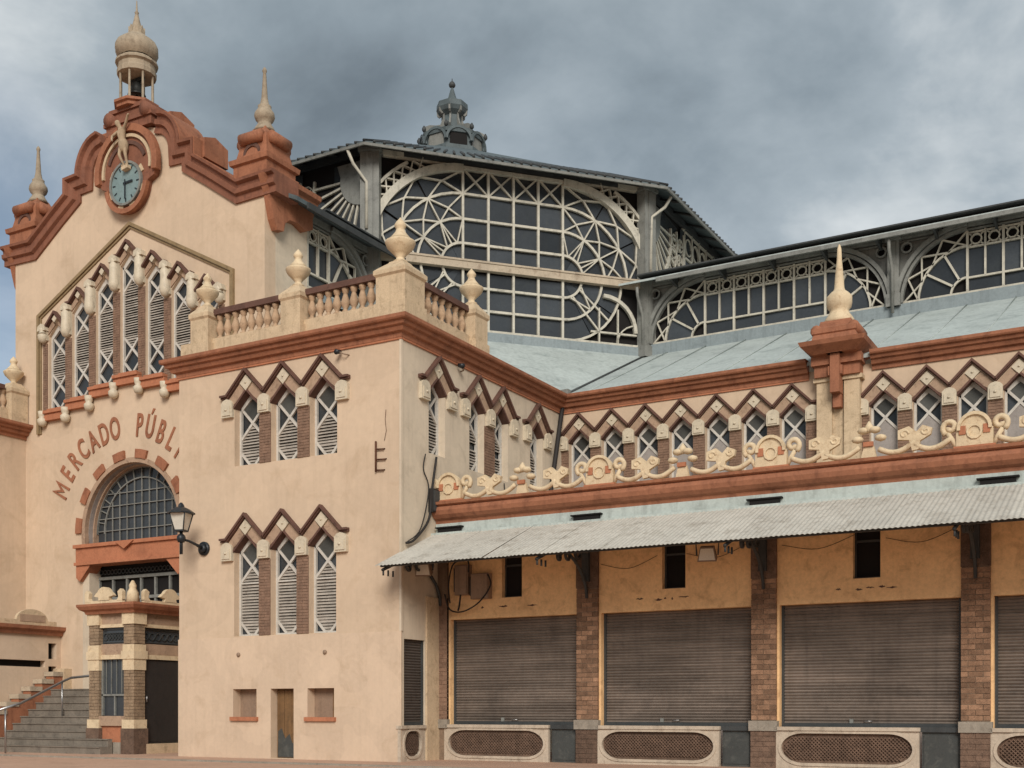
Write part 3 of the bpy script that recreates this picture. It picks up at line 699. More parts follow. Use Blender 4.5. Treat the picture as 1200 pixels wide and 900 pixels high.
# ------------------------------------------------------------------ arched portal
portal = obj('portal_arch', MB().poly([(-AR, 8.3)]+arc(0, ARC0, AR+.04, 180, 0, 30)+[(AR, 8.3)], .2, -.05, .15), 'tile_band', hall, (GX, YG, 0))
obj('arch_moulding', MB().poly([(-AR, 8.3)]+arc(0, ARC0, AR, 180, 0, 30)+[(AR, 8.3)], .14, .15, .36), 'grey_panel', portal)
obj('arch_moulding', MB().poly([(-AR, 8.3)]+arc(0, ARC0, AR-.02, 180, 0, 30)+[(AR, 8.3)], .22, .36, .62), 'tile_band', portal)
nv = 15
for i in range(nv):
    a0 = 180-(180/nv)*i; a1 = a0-180/nv
    if i % 2: continue
    m = MB(); r0, r1 = AR+.11, AR+.46
    pts = [(r0*math.cos(R(a)), ARC0+r0*math.sin(R(a))) for a in (a0, (a0+a1)/2, a1)]+[(r1*math.cos(R(a)), ARC0+r1*math.sin(R(a))) for a in (a1, (a0+a1)/2, a0)]
    m.prism(pts, -.1, 0); obj('voussoir', m, 'rust_paint', portal)
RG = AR-.05
m = MB(); m.prism([(-RG, 7.9), (RG, 7.9), (RG, ARC0)]+arc(0, ARC0, RG, 0, 180, 24)[1:-1]+[(-RG, ARC0)], .62, .66)
fan = obj('fanlight', m, 'glass_dark', hall, (GX, YG, 0))
m = MB()
for x in [-2.1+.42*i for i in range(11)]:
    h = math.sqrt(max(.05, (RG-.45)**2-x*x)); m.bar((x, 7.9), (x, ARC0+h), .035, .55, .6)
for z in (8.45, 8.95, 9.45, 9.95, 10.45):
    h = math.sqrt(max(.02, (RG)**2-max(0, z-ARC0)**2)); m.bar((-h, z), (h, z), .035, .54, .59)
m.poly(arc(0, ARC0, RG-.05, 0, 180, 30), .12, .5, .6); m.poly(arc(0, ARC0, RG-.5, 0, 180, 30), .05, .53, .6)
for k in range(1, 16):
    a = R(180*k/16); m.bar(((RG-.5)*math.cos(a), ARC0+(RG-.5)*math.sin(a)), ((RG-.05)*math.cos(a), ARC0+(RG-.05)*math.sin(a)), .035, .54, .6)
obj('glazing_bars', m, 'iron_grey', fan)
# lintel
m = MB(); m.box(-2.95, 2.95, -.22, .5, 7.55, 8.25); m.box(-3.02, 3.02, -.32, .5, 8.2, 8.34); m.box(-3.0, 3.0, -.28, .5, 7.5, 7.62)
m.prism([(-.5, 8.3), (.5, 8.3), (0, 8.0)], -.38, -.3)
lt = obj('lintel', m, 'rust_bright', hall, (GX, YG, 0))
for sg in (-1, 1):
    m = MB(); m.prism([(sg*2.95, 7.5), (sg*2.95, 7.0), (sg*2.75, 6.85), (sg*2.4, 7.2), (sg*2.1, 7.5)][::sg], -.2, .4); obj('corbel', m, 'rust_bright', lt)
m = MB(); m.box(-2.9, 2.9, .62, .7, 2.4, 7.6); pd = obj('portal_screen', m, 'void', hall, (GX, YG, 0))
m = MB()
for x in (-2.4, -1.6, -.8, 0, .8, 1.6, 2.4): m.bar((x, 2.5), (x, 7.0), .09, .5, .6)
for z in (7.0, 6.15, 4.2, 2.6): m.bar((-2.6, z), (2.6, z), .12, .48, .6)
obj('frame', m, 'iron_grey', pd)
m = MB()
for i in range(24):
    x = -2.5+i*.21; m.poly(arc(x, 7.25, .09, 0, 360, 8), .03, .52, .56)
obj('scroll_row', m, 'iron_dark', pd)
m = MB(); m.box(-2.78, -2.4, 0, .6, 2.4, 7.4); obj('jamb', m, 'plaster_grey', hall, (GX, YG, 0))

# letters
def letter(ch, x, z, ang):
    if ch == 'M':
        m = MB(); m.poly([(-.21, -.42), (-.21, .40), (0, -.06), (.21, .40), (.21, -.42)], .1, -.02, .02)
        me = data('letter', m, 'rust_paint'); me.transform(Matrix.Rotation(ang, 4, 'Y')); obj('letter', me, None, hall, (GX+x, YG-.025, z)); return
    cu = bpy.data.curves.new('letter', 'FONT'); cu.body = ch; cu.align_x = 'CENTER'; cu.align_y = 'CENTER'; cu.size = 1.28; cu.extrude = .02; cu.offset = .004 if ch == 'M' else .022
    o = bpy.data.objects.new('tmp', cu); col.objects.link(o)
    me = bpy.data.meshes.new_from_object(o.evaluated_get(bpy.context.evaluated_depsgraph_get())); bpy.data.objects.remove(o)
    me.transform(Matrix.Rotation(ang, 4, 'Y') @ Matrix.Rotation(PI/2, 4, 'X') @ Matrix.Diagonal((.56, 1, 1, 1)))
    me.materials.clear(); me.materials.append(M['rust_paint'])
    obj('letter', me, None, hall, (GX+x, YG-.025, z))
lp = [('M', -4.02, 10.72), ('E', -3.62, 11.33), ('R', -3.2, 11.84), ('C', -2.7, 12.25), ('A', -2.12, 12.53), ('D', -1.5, 12.74), ('O', -.88, 12.88), ('P', .49, 12.86), ('Ú', 1.08, 12.74), ('B', 1.67, 12.46), ('L', 2.22, 12.12), ('I', 2.66, 11.72), ('C', 3.1, 11.25), ('O', 3.5, 10.75)]
for ch, x, z in lp: letter(ch, x, z, math.atan2(x, z-8.6))

# ------------------------------------------------------------------ right wing upper wall
pil = (-11.0, -9.55)
wl1 = [-20.22+1.395*i for i in range(7)]
wl2 = [-8.83+1.405*i for i in range(7)]
pc = (pil[0]+pil[1])/2
wl1 = [-20.2+1.38*i for i in range(7)]
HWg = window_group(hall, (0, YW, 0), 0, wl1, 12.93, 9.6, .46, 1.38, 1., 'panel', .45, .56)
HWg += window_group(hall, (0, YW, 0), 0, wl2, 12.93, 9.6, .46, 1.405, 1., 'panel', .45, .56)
m = MB(); m.prism([(XC-.3, 7.5), (XE, 7.5), (XE, 13.3), (XC-.3, 13.3)], YW, YW+.5, HWg)
obj('wall', m, 'plaster', hall, label='wall of the right wing with zigzag hoods')
# pilaster with finial
m = MB(); m.box(pil[0], pil[0]+.52, -.34, 0, 8, 12.9); m.box(pil[1]-.52, pil[1], -.34, 0, 8, 12.9); m.box(pil[0]+.5, pil[1]-.5, -.2, 0, 8, 12.9)
m.box(pil[0]-.1, pil[1]+.1, -.4, 0, 12.78, 12.92)
pl = obj('pilaster', m, 'cream', hall, (0, YW, 0))
m = MB(); m.box(pil[0]-.04, pil[1]+.04, -.5, 0, 12.92, 13.3); m.box(pil[0]-.12, pil[1]+.12, -.62, .0, 13.3, 13.6)
m.lathe([(1.05, 13.6), (1.5, 13.84), (1.58, 13.98), (1.08, 14.03), (1.0, 14.26), (1.06, 14.3), (1.06, 14.46), (.8, 14.55), (.72, 14.75)], 4, (pc, -.15, 0), False, PI/4)
obj('pilaster_cap', m, 'rust_paint', pl)
m = MB(); m.box(pc-.16, pc+.16, -.78, -.3, 12.3, 14.4); m.box(pc-.24, pc+.24, -.72, -.3, 12.9, 13.2); m.box(pc-.26, pc+.26, -.9, -.3, 13.6, 14.0); m.box(pc-.14, pc+.14, -.5, -.15, 11.85, 12.35)
for sx in (-1, 1): m.tube([(pc+sx*.62, -.8, 14.42), (pc+sx*.62, .4, 14.42)], .2, 10)
obj('console', m, 'rust_paint', pl)
m = MB(); m.lathe([(.5, 14.72), (.5, 14.86), (.42, 14.98), (.34, 15.1), (.31, 15.2), (.4, 15.3), (.43, 15.45), (.43, 15.66), (.3, 15.8), (.2, 15.88), (.17, 15.96), (.15, 16.3), (.09, 16.9), (.07, 17.3), (.03, 17.45)], 16, (pc, -.15, 0)); obj('spire', m, 'cream_ornament', pl)

# ------------------------------------------------------------------ low metal roofs
def slab(m, pts, t=.12):
    n = len(pts); v = list(pts)+[(a, b, c-t) for a, b, c in pts]
    f = [tuple(range(n)), tuple(range(n, 2*n))[::-1]]+[(i, (i+1) % n, (i+1) % n+n, i+n) for i in range(n)]
    return m.add(v, f)
zb = 17.55; zl = 13.68
m = MB(); slab(m, [(XC+.2, 34.9, zl-.08), (XC, YW, zl), (XN, P1[1], zb), (XN, 34.9, zb)]); obj('roof', m, 'roof_metal', hall, label='pale metal aisle roof behind the corner block')
m = MB(); slab(m, [(XC, YW, zl), (P2[0], P2[1], zb), (XN, P1[1], zb)]); obj('roof', m, 'roof_metal', hall, label='pale metal roof facet below the octagon')
m = MB(); slab(m, [(XC, YW, zl), (XC, YW-.3, zl-.12), (XE, YW-.3, zl-.12), (XE, P2[1], zb), (P2[0], P2[1], zb)]); obj('roof', m, 'roof_metal', hall, label='pale metal roof of the right wing')
m = MB(); m.tube([(XC, YW, zl+.03), (P2[0], P2[1], zb+.03)], .05, 6); obj('roof_seam', m, 'iron_dark', hall)
m = MB(); x = XC+.9
while x < XE:
    m.tube([(x, YW-.2, zl-.075), (x, YC-.1, zb-.0)], .02, 4); x += 1.8
obj('roof_seam', m, 'roof_metal', hall, kind='stuff')
m = MB(); m.add([(XC, 34.9, 13.6), (XN, 34.9, 13.6), (XN, 34.9, zb), (XC-.1, 34.9, 13.68)], [(0, 1, 2, 3)]); obj('wall', m, 'plaster', hall)

# ------------------------------------------------------------------ iron and glass
def quad_pane(parent, pts, y=.14):
    m = MB(); cx = sum(p[0] for p in pts)/len(pts); cz = sum(p[1] for p in pts)/len(pts)
    m.prism([(p[0]-cx, p[1]-cz) for p in pts], 0, .02)
    o = obj('pane', m, 'glass_dark', parent, (cx, y, cz)); o.rotation_euler = (R(random.uniform(-3, 3)), 0, R(random.uniform(-3, 3)))
    return o
def sector(cx, cz, r0, r1, a0, a1):
    return [(cx+r1*math.cos(R(a)), cz+r1*math.sin(R(a))) for a in (a0, (a0+a1)/2, a1)]+[(cx+r0*math.cos(R(a)), cz+r0*math.sin(R(a))) for a in ((a1, a0) if r0 < .05 else (a1, (a0+a1)/2, a0))]
pol = lambda cx, cz, r, a: (cx+r*math.cos(R(a)), cz+r*math.sin(R(a)))
LD = math.dist(P1, P2); AD = math.atan2(P2[1]-P1[1], P2[0]-P1[0])
def octagon_window(loc, rz, full=True):
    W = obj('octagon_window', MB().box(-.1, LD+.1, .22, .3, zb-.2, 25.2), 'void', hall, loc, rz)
    t = MB(); bw_ = .1
    c1, c2 = LD/2-2.28, LD/2+2.28; cz = 20.67; cols = [c1+1.14*i for i in range(5)]
    y0, y1 = .0, .12
    # verticals
    for x in cols: t.bar((x, 17.88), (x, 24.86), .1, y0-.02, y1)
    # rings
    for r in (.96, 2.0, 3.08):
        t.poly([(c1, cz+r), (c2, cz+r)], bw_, y0, y1); t.poly(arc(c1, cz, r, 90, 180, 10), bw_, y0, y1); t.poly(arc(c2, cz, r, 0, 90, 10), bw_, y0, y1)
    for r in (.9, 1.86, 2.79):
        t.poly([(c1, cz-r), (c2, cz-r)], bw_, y0, y1); t.poly(arc(c1, cz, r, 180, 270, 10), bw_, y0, y1); t.poly(arc(c2, cz, r, 270, 360, 10), bw_, y0, y1)
    # crosses in the top row
    for i in range(4):
        t.bar((cols[i], 23.75), (cols[i+1], 24.86), .07, y0+.01, y1); t.bar((cols[i+1], 23.75), (cols[i], 24.86), .07, y0+.014, y1)
    for c, a in ((c1, 90), (c2, 0)):
        for k in range(3):
            A0, A1 = a+30*k, a+30*k+30
            t.poly([pol(c, cz, 3.08, A0), pol(c, cz, 3.6, (A0+A1)/2-1), pol(c, cz, 4.1, A1)], .07, y0+.01, y1)
            t.poly([pol(c, cz, 3.08, A1), pol(c, cz, 3.6, (A0+A1)/2+1), pol(c, cz, 4.1, A0)], .07, y0+.014, y1)
            t.poly([pol(c, cz, 3.08, A0), pol(c, cz, 2.5, (A0+A1)/2-1), pol(c, cz, 2.0, A1)], .065, y0+.01, y1); t.poly([pol(c, cz, 3.08, A1), pol(c, cz, 2.5, (A0+A1)/2+1), pol(c, cz, 2.0, A0)], .065, y0+.014, y1)
            if k: t.bar(pol(c, cz, .96, A0), pol(c, cz, 3.08, A0), .06, y0+.004, y1)
            t.bar(pol(c, cz, 2.0, A0), pol(c, cz, .96, A0+15), .055, y0+.01, y1); t.bar(pol(c, cz, 2.0, A1), pol(c, cz, .96, A0+15), .055, y0+.012, y1)
    for c, a in ((c1, 180), (c2, 270)):
        for k in (1, 2):
            t.bar(pol(c, cz, .9, a+30*k), pol(c, cz, 2.79, a+30*k+(8 if k == 1 else -8)), .07, y0+.01, y1)
        t.bar(pol(c, cz, 1.86, a+45), pol(c, cz, .9, a+20), .06, y0, y1); t.bar(pol(c, cz, 1.86, a+45), pol(c, cz, .9, a+70), .06, y0, y1)
    # corner brackets at the foot
    for x, sg in ((.45, 1), (LD-.45, -1)):
        t.poly([(x+sg*a, b) for a, b in arc(1.6, 18.5, 1.55, 90, 180, 8)], .16, y0-.05, y1)
        t.poly([(x+sg*a, b) for a, b in arc(.0, 17.9, .95, 0, 90, 6)], .06, y0, y1)
        t.bar((x, 18.42), (x+sg*2.2, 18.42), .08, y0, y1)
        for q in (.9, 1.8): t.bar((x+sg*q, 17.88), (x+sg*q, 19.5), .07, y0, y1)
    t.bar((0, 17.92), (LD, 17.92), .12, y0-.03, y1); t.bar((.5, 24.9), (LD-.5, 24.9), .1, y0, y1)
    obj('tracery', t, 'iron_white', W, kind='stuff')
    # heavy outer arch with pierced spandrels
    for sg, c in ((-1, c1), (1, c2)):
        t = MB(); t.poly([(c+sg*4.12*math.cos(R(a)), cz+4.12*math.sin(R(a))) for a in range(0, 91, 6)], .32, -.14, .14); t.bar((c, 24.82), (LD/2, 24.82), .14, -.1, .13)
        t.poly([pol(c, cz, 4.62, 90-sg*90+sg*b) if False else (c+sg*4.72*math.cos(R(b)), cz+4.72*math.sin(R(b))) for b in range(24, 64, 5)], .12, -.1, .12)
        for b in range(26, 64, 6):
            t.bar((c+sg*4.2*math.cos(R(b)), cz+4.2*math.sin(R(b))), (c+sg*4.7*math.cos(R(b+6)), cz+4.7*math.sin(R(b+6))), .06, -.06, .1)
            t.bar((c+sg*4.2*math.cos(R(b+6)), cz+4.2*math.sin(R(b+6))), (c+sg*4.7*math.cos(R(b)), cz+4.7*math.sin(R(b))), .06, -.055, .1)
        t.poly([(c+sg*x, z) for x, z in ((4.25, 23.4), (4.25, 25.0), (2.6, 25.0))], .2, -.08, .14)
        t.poly([(c+sg*(3.85+.16*math.cos(q)), 24.62+.16*math.sin(q)) for q in [i*PI/5 for i in range(10)]], .06, -.1, .1, True)
        obj('arch_rib', t, 'iron_white', W)
    t = MB(); t.box(.3, LD-.3, -.16, .12, 20.5, 20.84); t.box(.3, LD-.3, -.2, .0, 20.8, 20.88); obj('beam', t, 'beam_rusty', W)
    # panes
    for i in range(4):
        for z0, z1 in ((23.75, 24.86), (22.67, 23.75), (21.63, 22.67), (20.9, 21.63), (19.77, 20.45), (18.81, 19.77), (17.9, 18.81)):
            quad_pane(W, [(cols[i]+.03, z0+.02), (cols[i+1]-.03, z0+.02), (cols[i+1]-.03, z1-.02), (cols[i]+.03, z1-.02)])
    for c, a in ((c1, 90), (c2, 0)):
        for k in range(3):
            for r0, r1 in ((.02, .94), (.98, 1.98), (2.02, 3.06), (3.1, 4.05)): quad_pane(W, sector(c, cz, r0, r1, a+30*k+.5, a+30*k+29.5))
    for c, a in ((c1, 180), (c2, 270)):
        for k in range(3):
            for r0, r1 in ((.02, .88), (.92, 1.84), (1.88, 2.77)): quad_pane(W, sector(c, cz, r0, r1, a+30*k+.5, a+30*k+29.5))
    return W
octagon_window((P1[0], P1[1], 0), AD)

def post(x, y, z0, z1, wd=.5, rz=0, mat='iron_white', dep=.36):
    m = MB(); m.box(-wd/2, wd/2, -dep/2, dep/2, 0, z1-z0); m.box(-wd/2-.06, wd/2+.06, -dep/2-.06, dep/2+.06, 0, .5)
    m.box(-wd*.18, wd*.18, -dep/2-.05, 0, .6, z1-z0-.4); m.box(-wd/2-.08, wd/2+.08, -dep/2-.08, dep/2+.08, z1-z0-.35, z1-z0-.2)
    return obj('iron_post', m, mat, hall, (x, y, z0), rz)
post(P1[0]+.02, P1[1]-.05, 17.2, 25.2, .8, AD/2, 'iron_grey', .5)
post(P2[0]+.05, P2[1]-.05, 17.4, 25.2, .7, AD+R(22), 'iron_grey', .5)

# octagon: front face and right face, seen edge-on or partly
OX, OY = GX, 57.5
hx = P1[0]-OX; hy = OY-YC
octo = [(P1[0], P1[1]), (P2[0], P2[1]), (P2[0], 2*OY-P2[1]), (P1[0], 2*OY-P1[1]), (2*OX-P1[0], 2*OY-P1[1]), (2*OX-P2[0], 2*OY-P2[1]), (2*OX-P2[0], P2[1]), (2*OX-P1[0], P1[1])]
def fan_panel(loc, rz, Lw, zbase, ztop, ends=(True, True)):
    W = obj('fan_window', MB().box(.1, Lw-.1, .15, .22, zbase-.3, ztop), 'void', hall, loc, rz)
    t = MB(); zc = ztop-1.0
    for e, (cx, sg) in enumerate(((.45, 1), (Lw-.45, -1))):
        if not ends[e]: continue
        for a in range(2, 91, 11):
            p = lambda r: (cx+sg*r*math.sin(R(a)), zc-r*math.cos(R(a)))
            t.bar(p(.8), p(3.3), .09, 0, .1)
        m2 = MB(); m2.prism([(cx, zc+.7)]+[(cx+sg*1.15*math.sin(R(a)), zc-1.15*math.cos(R(a))) for a in range(0, 101, 10)][::1]+[(cx+sg*1.3, zc+.7)], -.04, .1)
        obj('fan_hub', m2, 'iron_grey', W)
        for r in (2.6, 3.35, 4.2): t.poly([(cx+sg*r*math.sin(R(a)), zc-r*math.cos(R(a))) for a in range(0, 101, 7)], .09, -.01, .1)
        for a in range(5, 100, 12):
            px, pz = cx+sg*2.97*math.sin(R(a)), zc-2.97*math.cos(R(a)); t.poly(arc(px, pz, .27, 0, 330, 9), .055, .0, .09)
            px, pz = cx+sg*3.77*math.sin(R(a)), zc-3.77*math.cos(R(a)); t.poly(arc(px, pz, .3, 0, 330, 9), .055, .0, .09)
            t.bar((px-.3, pz), (px+.3, pz), .045, .0, .09); t.bar((px, pz-.3), (px, pz+.3), .045, .0, .09)
        t.bar((cx, ztop), (cx, zbase), .12, -.05, .1)
    x = 4.8
    while x < Lw-4.8:
        t.bar((x, zbase), (x, ztop), .1, 0, .1); t.poly(arc(x+.5, ztop-.8, .4, 0, 330, 10), .06, 0, .09); x += 1.0
    for z in (zbase+.06, ztop-.15, ztop-1.4, zbase+1.2): t.bar((4.5, z), (Lw-4.5, z), .09, 0, .1)
    obj('tracery', t, 'iron_white', W, kind='stuff')
    quadw = [(.4+i*(Lw-.8)/8, .4+(i+1)*(Lw-.8)/8) for i in range(8)]
    for a, b in quadw: quad_pane(W, [(a, zbase), (b, zbase), (b, ztop-.2), (a, ztop-.2)], .11)
    return W
fan_panel((octo[7][0], octo[7][1], 0), 0, octo[0][0]-octo[7][0], 20.9, 25.0)
fan_panel((P2[0], P2[1], 0), RZ, octo[2][1]-P2[1], 20.3, 25.0)
for i in (2, 3, 4, 5, 6):
    a, b = octo[i], octo[(i+1) % 8]; m = MB(); l = math.dist(a, b); m.box(0, l, 0, .2, 15, 25.0)
    obj('wall', m, 'iron_grey', hall, (a[0], a[1], 0), math.atan2(b[1]-a[1], b[0]-a[0]))
# upper frieze, soffit, gutter and roof of the octagon
def offs(poly, d):
    n = len(poly); r = []
    for i in range(n):
        a, b, c = poly[i-1], poly[i], poly[(i+1) % n]
        d1 = ((b[0]-a[0]), (b[1]-a[1])); d2 = ((c[0]-b[0]), (c[1]-b[1])); l1 = math.hypot(*d1); l2 = math.hypot(*d2)
        n1 = (d1[1]/l1, -d1[0]/l1); n2 = (d2[1]/l2, -d2[0]/l2); mx, my = n1[0]+n2[0], n1[1]+n2[1]; ml = math.hypot(mx, my); mx /= ml; my /= ml
        k = 1/(mx*n1[0]+my*n1[1]); r.append((b[0]+mx*k*d, b[1]+my*k*d))
    return r
m = MB(); m.sweep(octo, [(-.1, 24.95), (.06, 24.95), (.06, 25.3), (-.1, 25.3)], closed=True); obj('frieze', m, 'iron_dark', hall)
ev = offs(octo, 1.2); inn = offs(octo, -.2); ZE = 24.8
topr = [(OX+1.95*math.cos(math.atan2(p[1]-OY, p[0]-OX)), OY+1.95*math.sin(math.atan2(p[1]-OY, p[0]-OX))) for p in ev]
ZT = 33.0
for i in range(8):
    j = (i+1) % 8
    m = MB(); slab(m, [(*ev[i], ZE), (*ev[j], ZE), (*topr[j], ZT), (*topr[i], ZT)], .1)
    rf = obj('roof', m, 'zinc_dark', hall, label='steep grey facet of the octagon roof')
    if i in (0, 1, 7):
        m = MB(); l = math.dist(ev[i], ev[j]); n = int(l/.42)
        for k in range(n+1):
            t_ = k/n; a = Vector((*ev[i], ZE+.03)).lerp(Vector((*ev[j], ZE+.03)), t_); b = Vector((*topr[i], ZT+.03)).lerp(Vector((*topr[j], ZT+.03)), t_)
            a2 = a+(a-b).normalized()*.06
            m.tube([a2, a.lerp(b, .25)], .06, 5)
        obj('roof_rib', m, 'iron_dark', rf, kind='stuff')
    for k in range(1, int(math.dist(octo[i], octo[j])/1.6)):
        if i not in (0, 1, 7): break
        t_ = k/int(math.dist(octo[i], octo[j])/1.6)
        a = Vector((*octo[i], 25.22)).lerp(Vector((*octo[j], 25.22)), t_); b = Vector((*ev[i], ZE-.14)).lerp(Vector((*ev[j], ZE-.14)), t_)
        m = MB(); m.tube([a, b], .07, 4); obj('rafter', m, 'iron_dark', hall)
m = MB(); m.sweep(ev, [(-.04, ZE-.17), (.03, ZE-.17), (.05, ZE-.07), (-.04, ZE-.07)], closed=True); obj('gutter', m, 'iron_grey', hall)
def pipe(pts, mat='iron_white', r=.07, parent=hall, name='downpipe'): return obj(name, MB().tube(pts, r, 8), mat, parent)
pipe([(P1[0]-.35, ev[0][1]+.05, ZE-.15), (P1[0]-.3, ev[0][1]+.35, ZE-.6), (P1[0]+.02, P1[1]-.35, 23.55), (P1[0]+.05, P1[1]-.4, 21.6)])
pipe([(ev[1][0]-.15, P2[1]+.4, ZE-.15), (ev[1][0]-.4, P2[1]+.3, ZE-.6), (P2[0]+.32, P2[1]-.1, 23.7), (P2[0]+.32, P2[1]-.2, 21.2)])

# roof lantern
LN = obj('roof_lantern', MB().lathe([(2.0, 0), (2.0, .25), (1.75, .3), (1.72, .95), (1.9, 1.0), (1.95, 1.2), (1.7, 1.35), (1.2, 1.55), (.85, 1.75), (.62, 1.9), (.52, 2.6), (.8, 2.8), (.92, 3.0), (.9, 3.3), (.75, 3.38), (.35, 3.5), (.22, 3.8), (.12, 4.15), (.05, 4.35)], 8, smooth=False, rot=PI/8), 'zinc_dark', hall, (OX, OY, 32.95))
for k in range(8):
    a = k*PI/4
    m = MB(); m.prism([(-.5, .32), (.5, .32), (.5, .7)]+arc(0, .7, .5, 0, 180, 8)[1:-1]+[(-.5, .7)], 0, .05); obj('lunette', m, 'void' if k % 3 else 'iron_grey', LN, (1.68*math.cos(a), 1.68*math.sin(a), 0), a+PI/2)
    m = MB(); m.poly(arc(0, .55, .72, 0, 180, 10), .14, -.12, .1); obj('arch_hood', m, 'zinc_dark', LN, (1.72*math.cos(a), 1.72*math.sin(a), 0), a+PI/2)
    a += PI/8
    m = MB(); m.prism([(0, 1.35), (.55, 1.5), (.9, 1.45), (1.15, 1.2), (1.3, 1.25), (1.35, 1.5), (1.05, 1.68), (.6, 1.8), (.25, 1.95), (.06, 2.4), (.06, 2.7), (.2, 2.62), (.32, 2.72), (.34, 2.98), (.2, 3.15), (0, 3.15)], -.05, .05)
    obj('scroll_fin', m, 'iron_grey', LN, (.55*math.cos(a), .55*math.sin(a), 0), a)
    m = MB(); m.lathe([(.05, 0), (.12, .1), (.12, .2), (.03, .36)], 8); obj('knob', m, 'iron_dark', LN, (1.93*math.cos(a), 1.93*math.sin(a), 1.2))
m = MB(); m.lathe([(.04, 0), (.17, .08), (.2, .2), (.14, .32), (.03, .4), (.02, .55)], 10); obj('ball', m, 'iron_dark', LN, (0, 0, 4.3))

# clerestory bays
def clerestory(loc, rz, Lb, two=True, npan=8):
    """arched iron bay: base 18.03, springing at the posts"""
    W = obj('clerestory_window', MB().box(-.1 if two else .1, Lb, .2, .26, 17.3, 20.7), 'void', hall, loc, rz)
    r = 2.5; zb_ = 18.03; x1 = Lb-2.8; x0 = 2.8 if two else x1-.665*npan
    pw = (x1-x0)/npan; t = MB(); y0, y1 = 0, .1
    for i in range(npan+1):
        x = x0+i*pw
        if i % 2 == 0: t.bar((x, zb_), (x, 20.45), .09, y0-.015, y1)
        else: t.bar((x, 18.62), (x, 20.45), .075, y0-.01, y1)
    for z, wd in ((18.62, .075), (19.82, .07), (20.38, .07)): t.bar((x0, z), (x1, z), wd, y0, y1)
    t.bar((0, zb_), (Lb, zb_), .1, y0-.03, y1)
    for i in range(npan):
        cx = x0+(i+.5)*pw; t.poly(arc(cx, 20.1, .2, 0, 360, 10)[:-1], .06, y0, y1, True)
        for sx in (-1, 1):
            for sz in (-1, 1): t.bar((cx+sx*.14, 20.1+sz*.14), (cx+sx*.3, 20.1+sz*.26), .045, y0, y1)
        quad_pane(W, [(x0+i*pw+.03, 18.65), (x0+(i+1)*pw-.03, 18.65), (x0+(i+1)*pw-.03, 19.8), (x0+i*pw+.03, 19.8)], .11)
    for i in range(0, npan, 2): quad_pane(W, [(x0+i*pw+.03, 18.05), (x0+(i+2)*pw-.03, 18.05), (x0+(i+2)*pw-.03, 18.6), (x0+i*pw+.03, 18.6)], .11)
    ends = ([(x0, -1)] if two else []) + [(x1, 1)]
    for cx, sg in ends:
        rib = MB(); P = lambda rr, a: (cx+sg*rr*math.cos(R(a)), zb_+rr*math.sin(R(a)))
        for rr, wd in ((.62, .08), (1.86, .085)): t.poly([P(rr, a) for a in range(0, 91, 9)], wd, y0, y1)
        for a in (33, 62): t.bar(P(.62, a), P(1.86, a), .085, y0, y1)
        for k in range(4):
            a0, a1 = 22.5*k, 22.5*k+22.5
            t.bar(P(1.86, a0), P(2.45, a1), .06, y0, y1); t.bar(P(1.86, a1), P(2.45, a0), .06, y0+.004, y1)
        for a0, a1 in ((1, 32), (34, 61), (63, 89)): quad_pane(W, sector(cx, zb_, .64, 1.84, a0, a1) if sg > 0 else [(2*cx-p[0], p[1]) for p in sector(cx, zb_, .64, 1.84, a0, a1)], .11)
        rib.poly([P(2.5, a) for a in range(0, 91, 6)], .12, -.1, .12); rib.poly([P(2.68, a) for a in range(0, 91, 6)], .16, -.2, .1)
        rib.poly([(cx+sg*2.55, 20.62), (cx+sg*.4, 20.62)], .08, -.1, .1)
        q = arc(cx+sg*2.3, 20.22, .2, 0, 360, 10)[:-1]; rib.poly(q, .07, -.1, .08, True)
        obj('arch_rib', rib, 'iron_grey', W)
    obj('tracery', t, 'iron_white', W, kind='stuff')
    for cx, sg in ends:
        pts = [(cx+sg*2.6*math.cos(R(a)), zb_+2.6*math.sin(R(a))) for a in range(0, 91, 9)]+[(cx+sg*2.78, zb_+2.6), (cx+sg*2.78, zb_)]
        hole = [(cx+sg*2.28+.17*math.cos(R(a)), 20.22+.17*math.sin(R(a))) for a in range(0, 360, 36)]
        obj('spandrel', MB().prism(pts, .06, .1, [hole]), 'iron_grey', W)
    t = MB(); t.bar((0, 20.72), (Lb, 20.72), .26, -.08, .2); t.bar((0, 20.5), (Lb, 20.5), .06, -.04, .1); obj('head_beam', t, 'iron_grey', W)
    return W
xp = [P2[0], -10.29, .59]
for a in xp: clerestory((a, YC, 0), 0, 10.88)
clerestory((XN, 36.2, 0), RZ, P1[1]-36.2, False, 2)
for x in xp[1:]: post(x, YC-.05, 17.9, 20.9, .45, 0, 'iron_grey')
# curbs
m = MB(); m.box(P2[0], XE+3, YC-.12, YC+.3, 17.0, 17.98); obj('roof_curb', m, 'curb_metal', hall)
m = MB(); m.box(0, LD, -.12, .3, 16.6, 17.86); obj('roof_curb', m, 'curb_metal', hall, (P1[0], P1[1], 0), AD)
m = MB(); m.box(36.2, P1[1], -.12, .3, 16.6, 17.98); obj('roof_curb', m, 'curb_metal', hall, (XN, 0, 0), RZ)
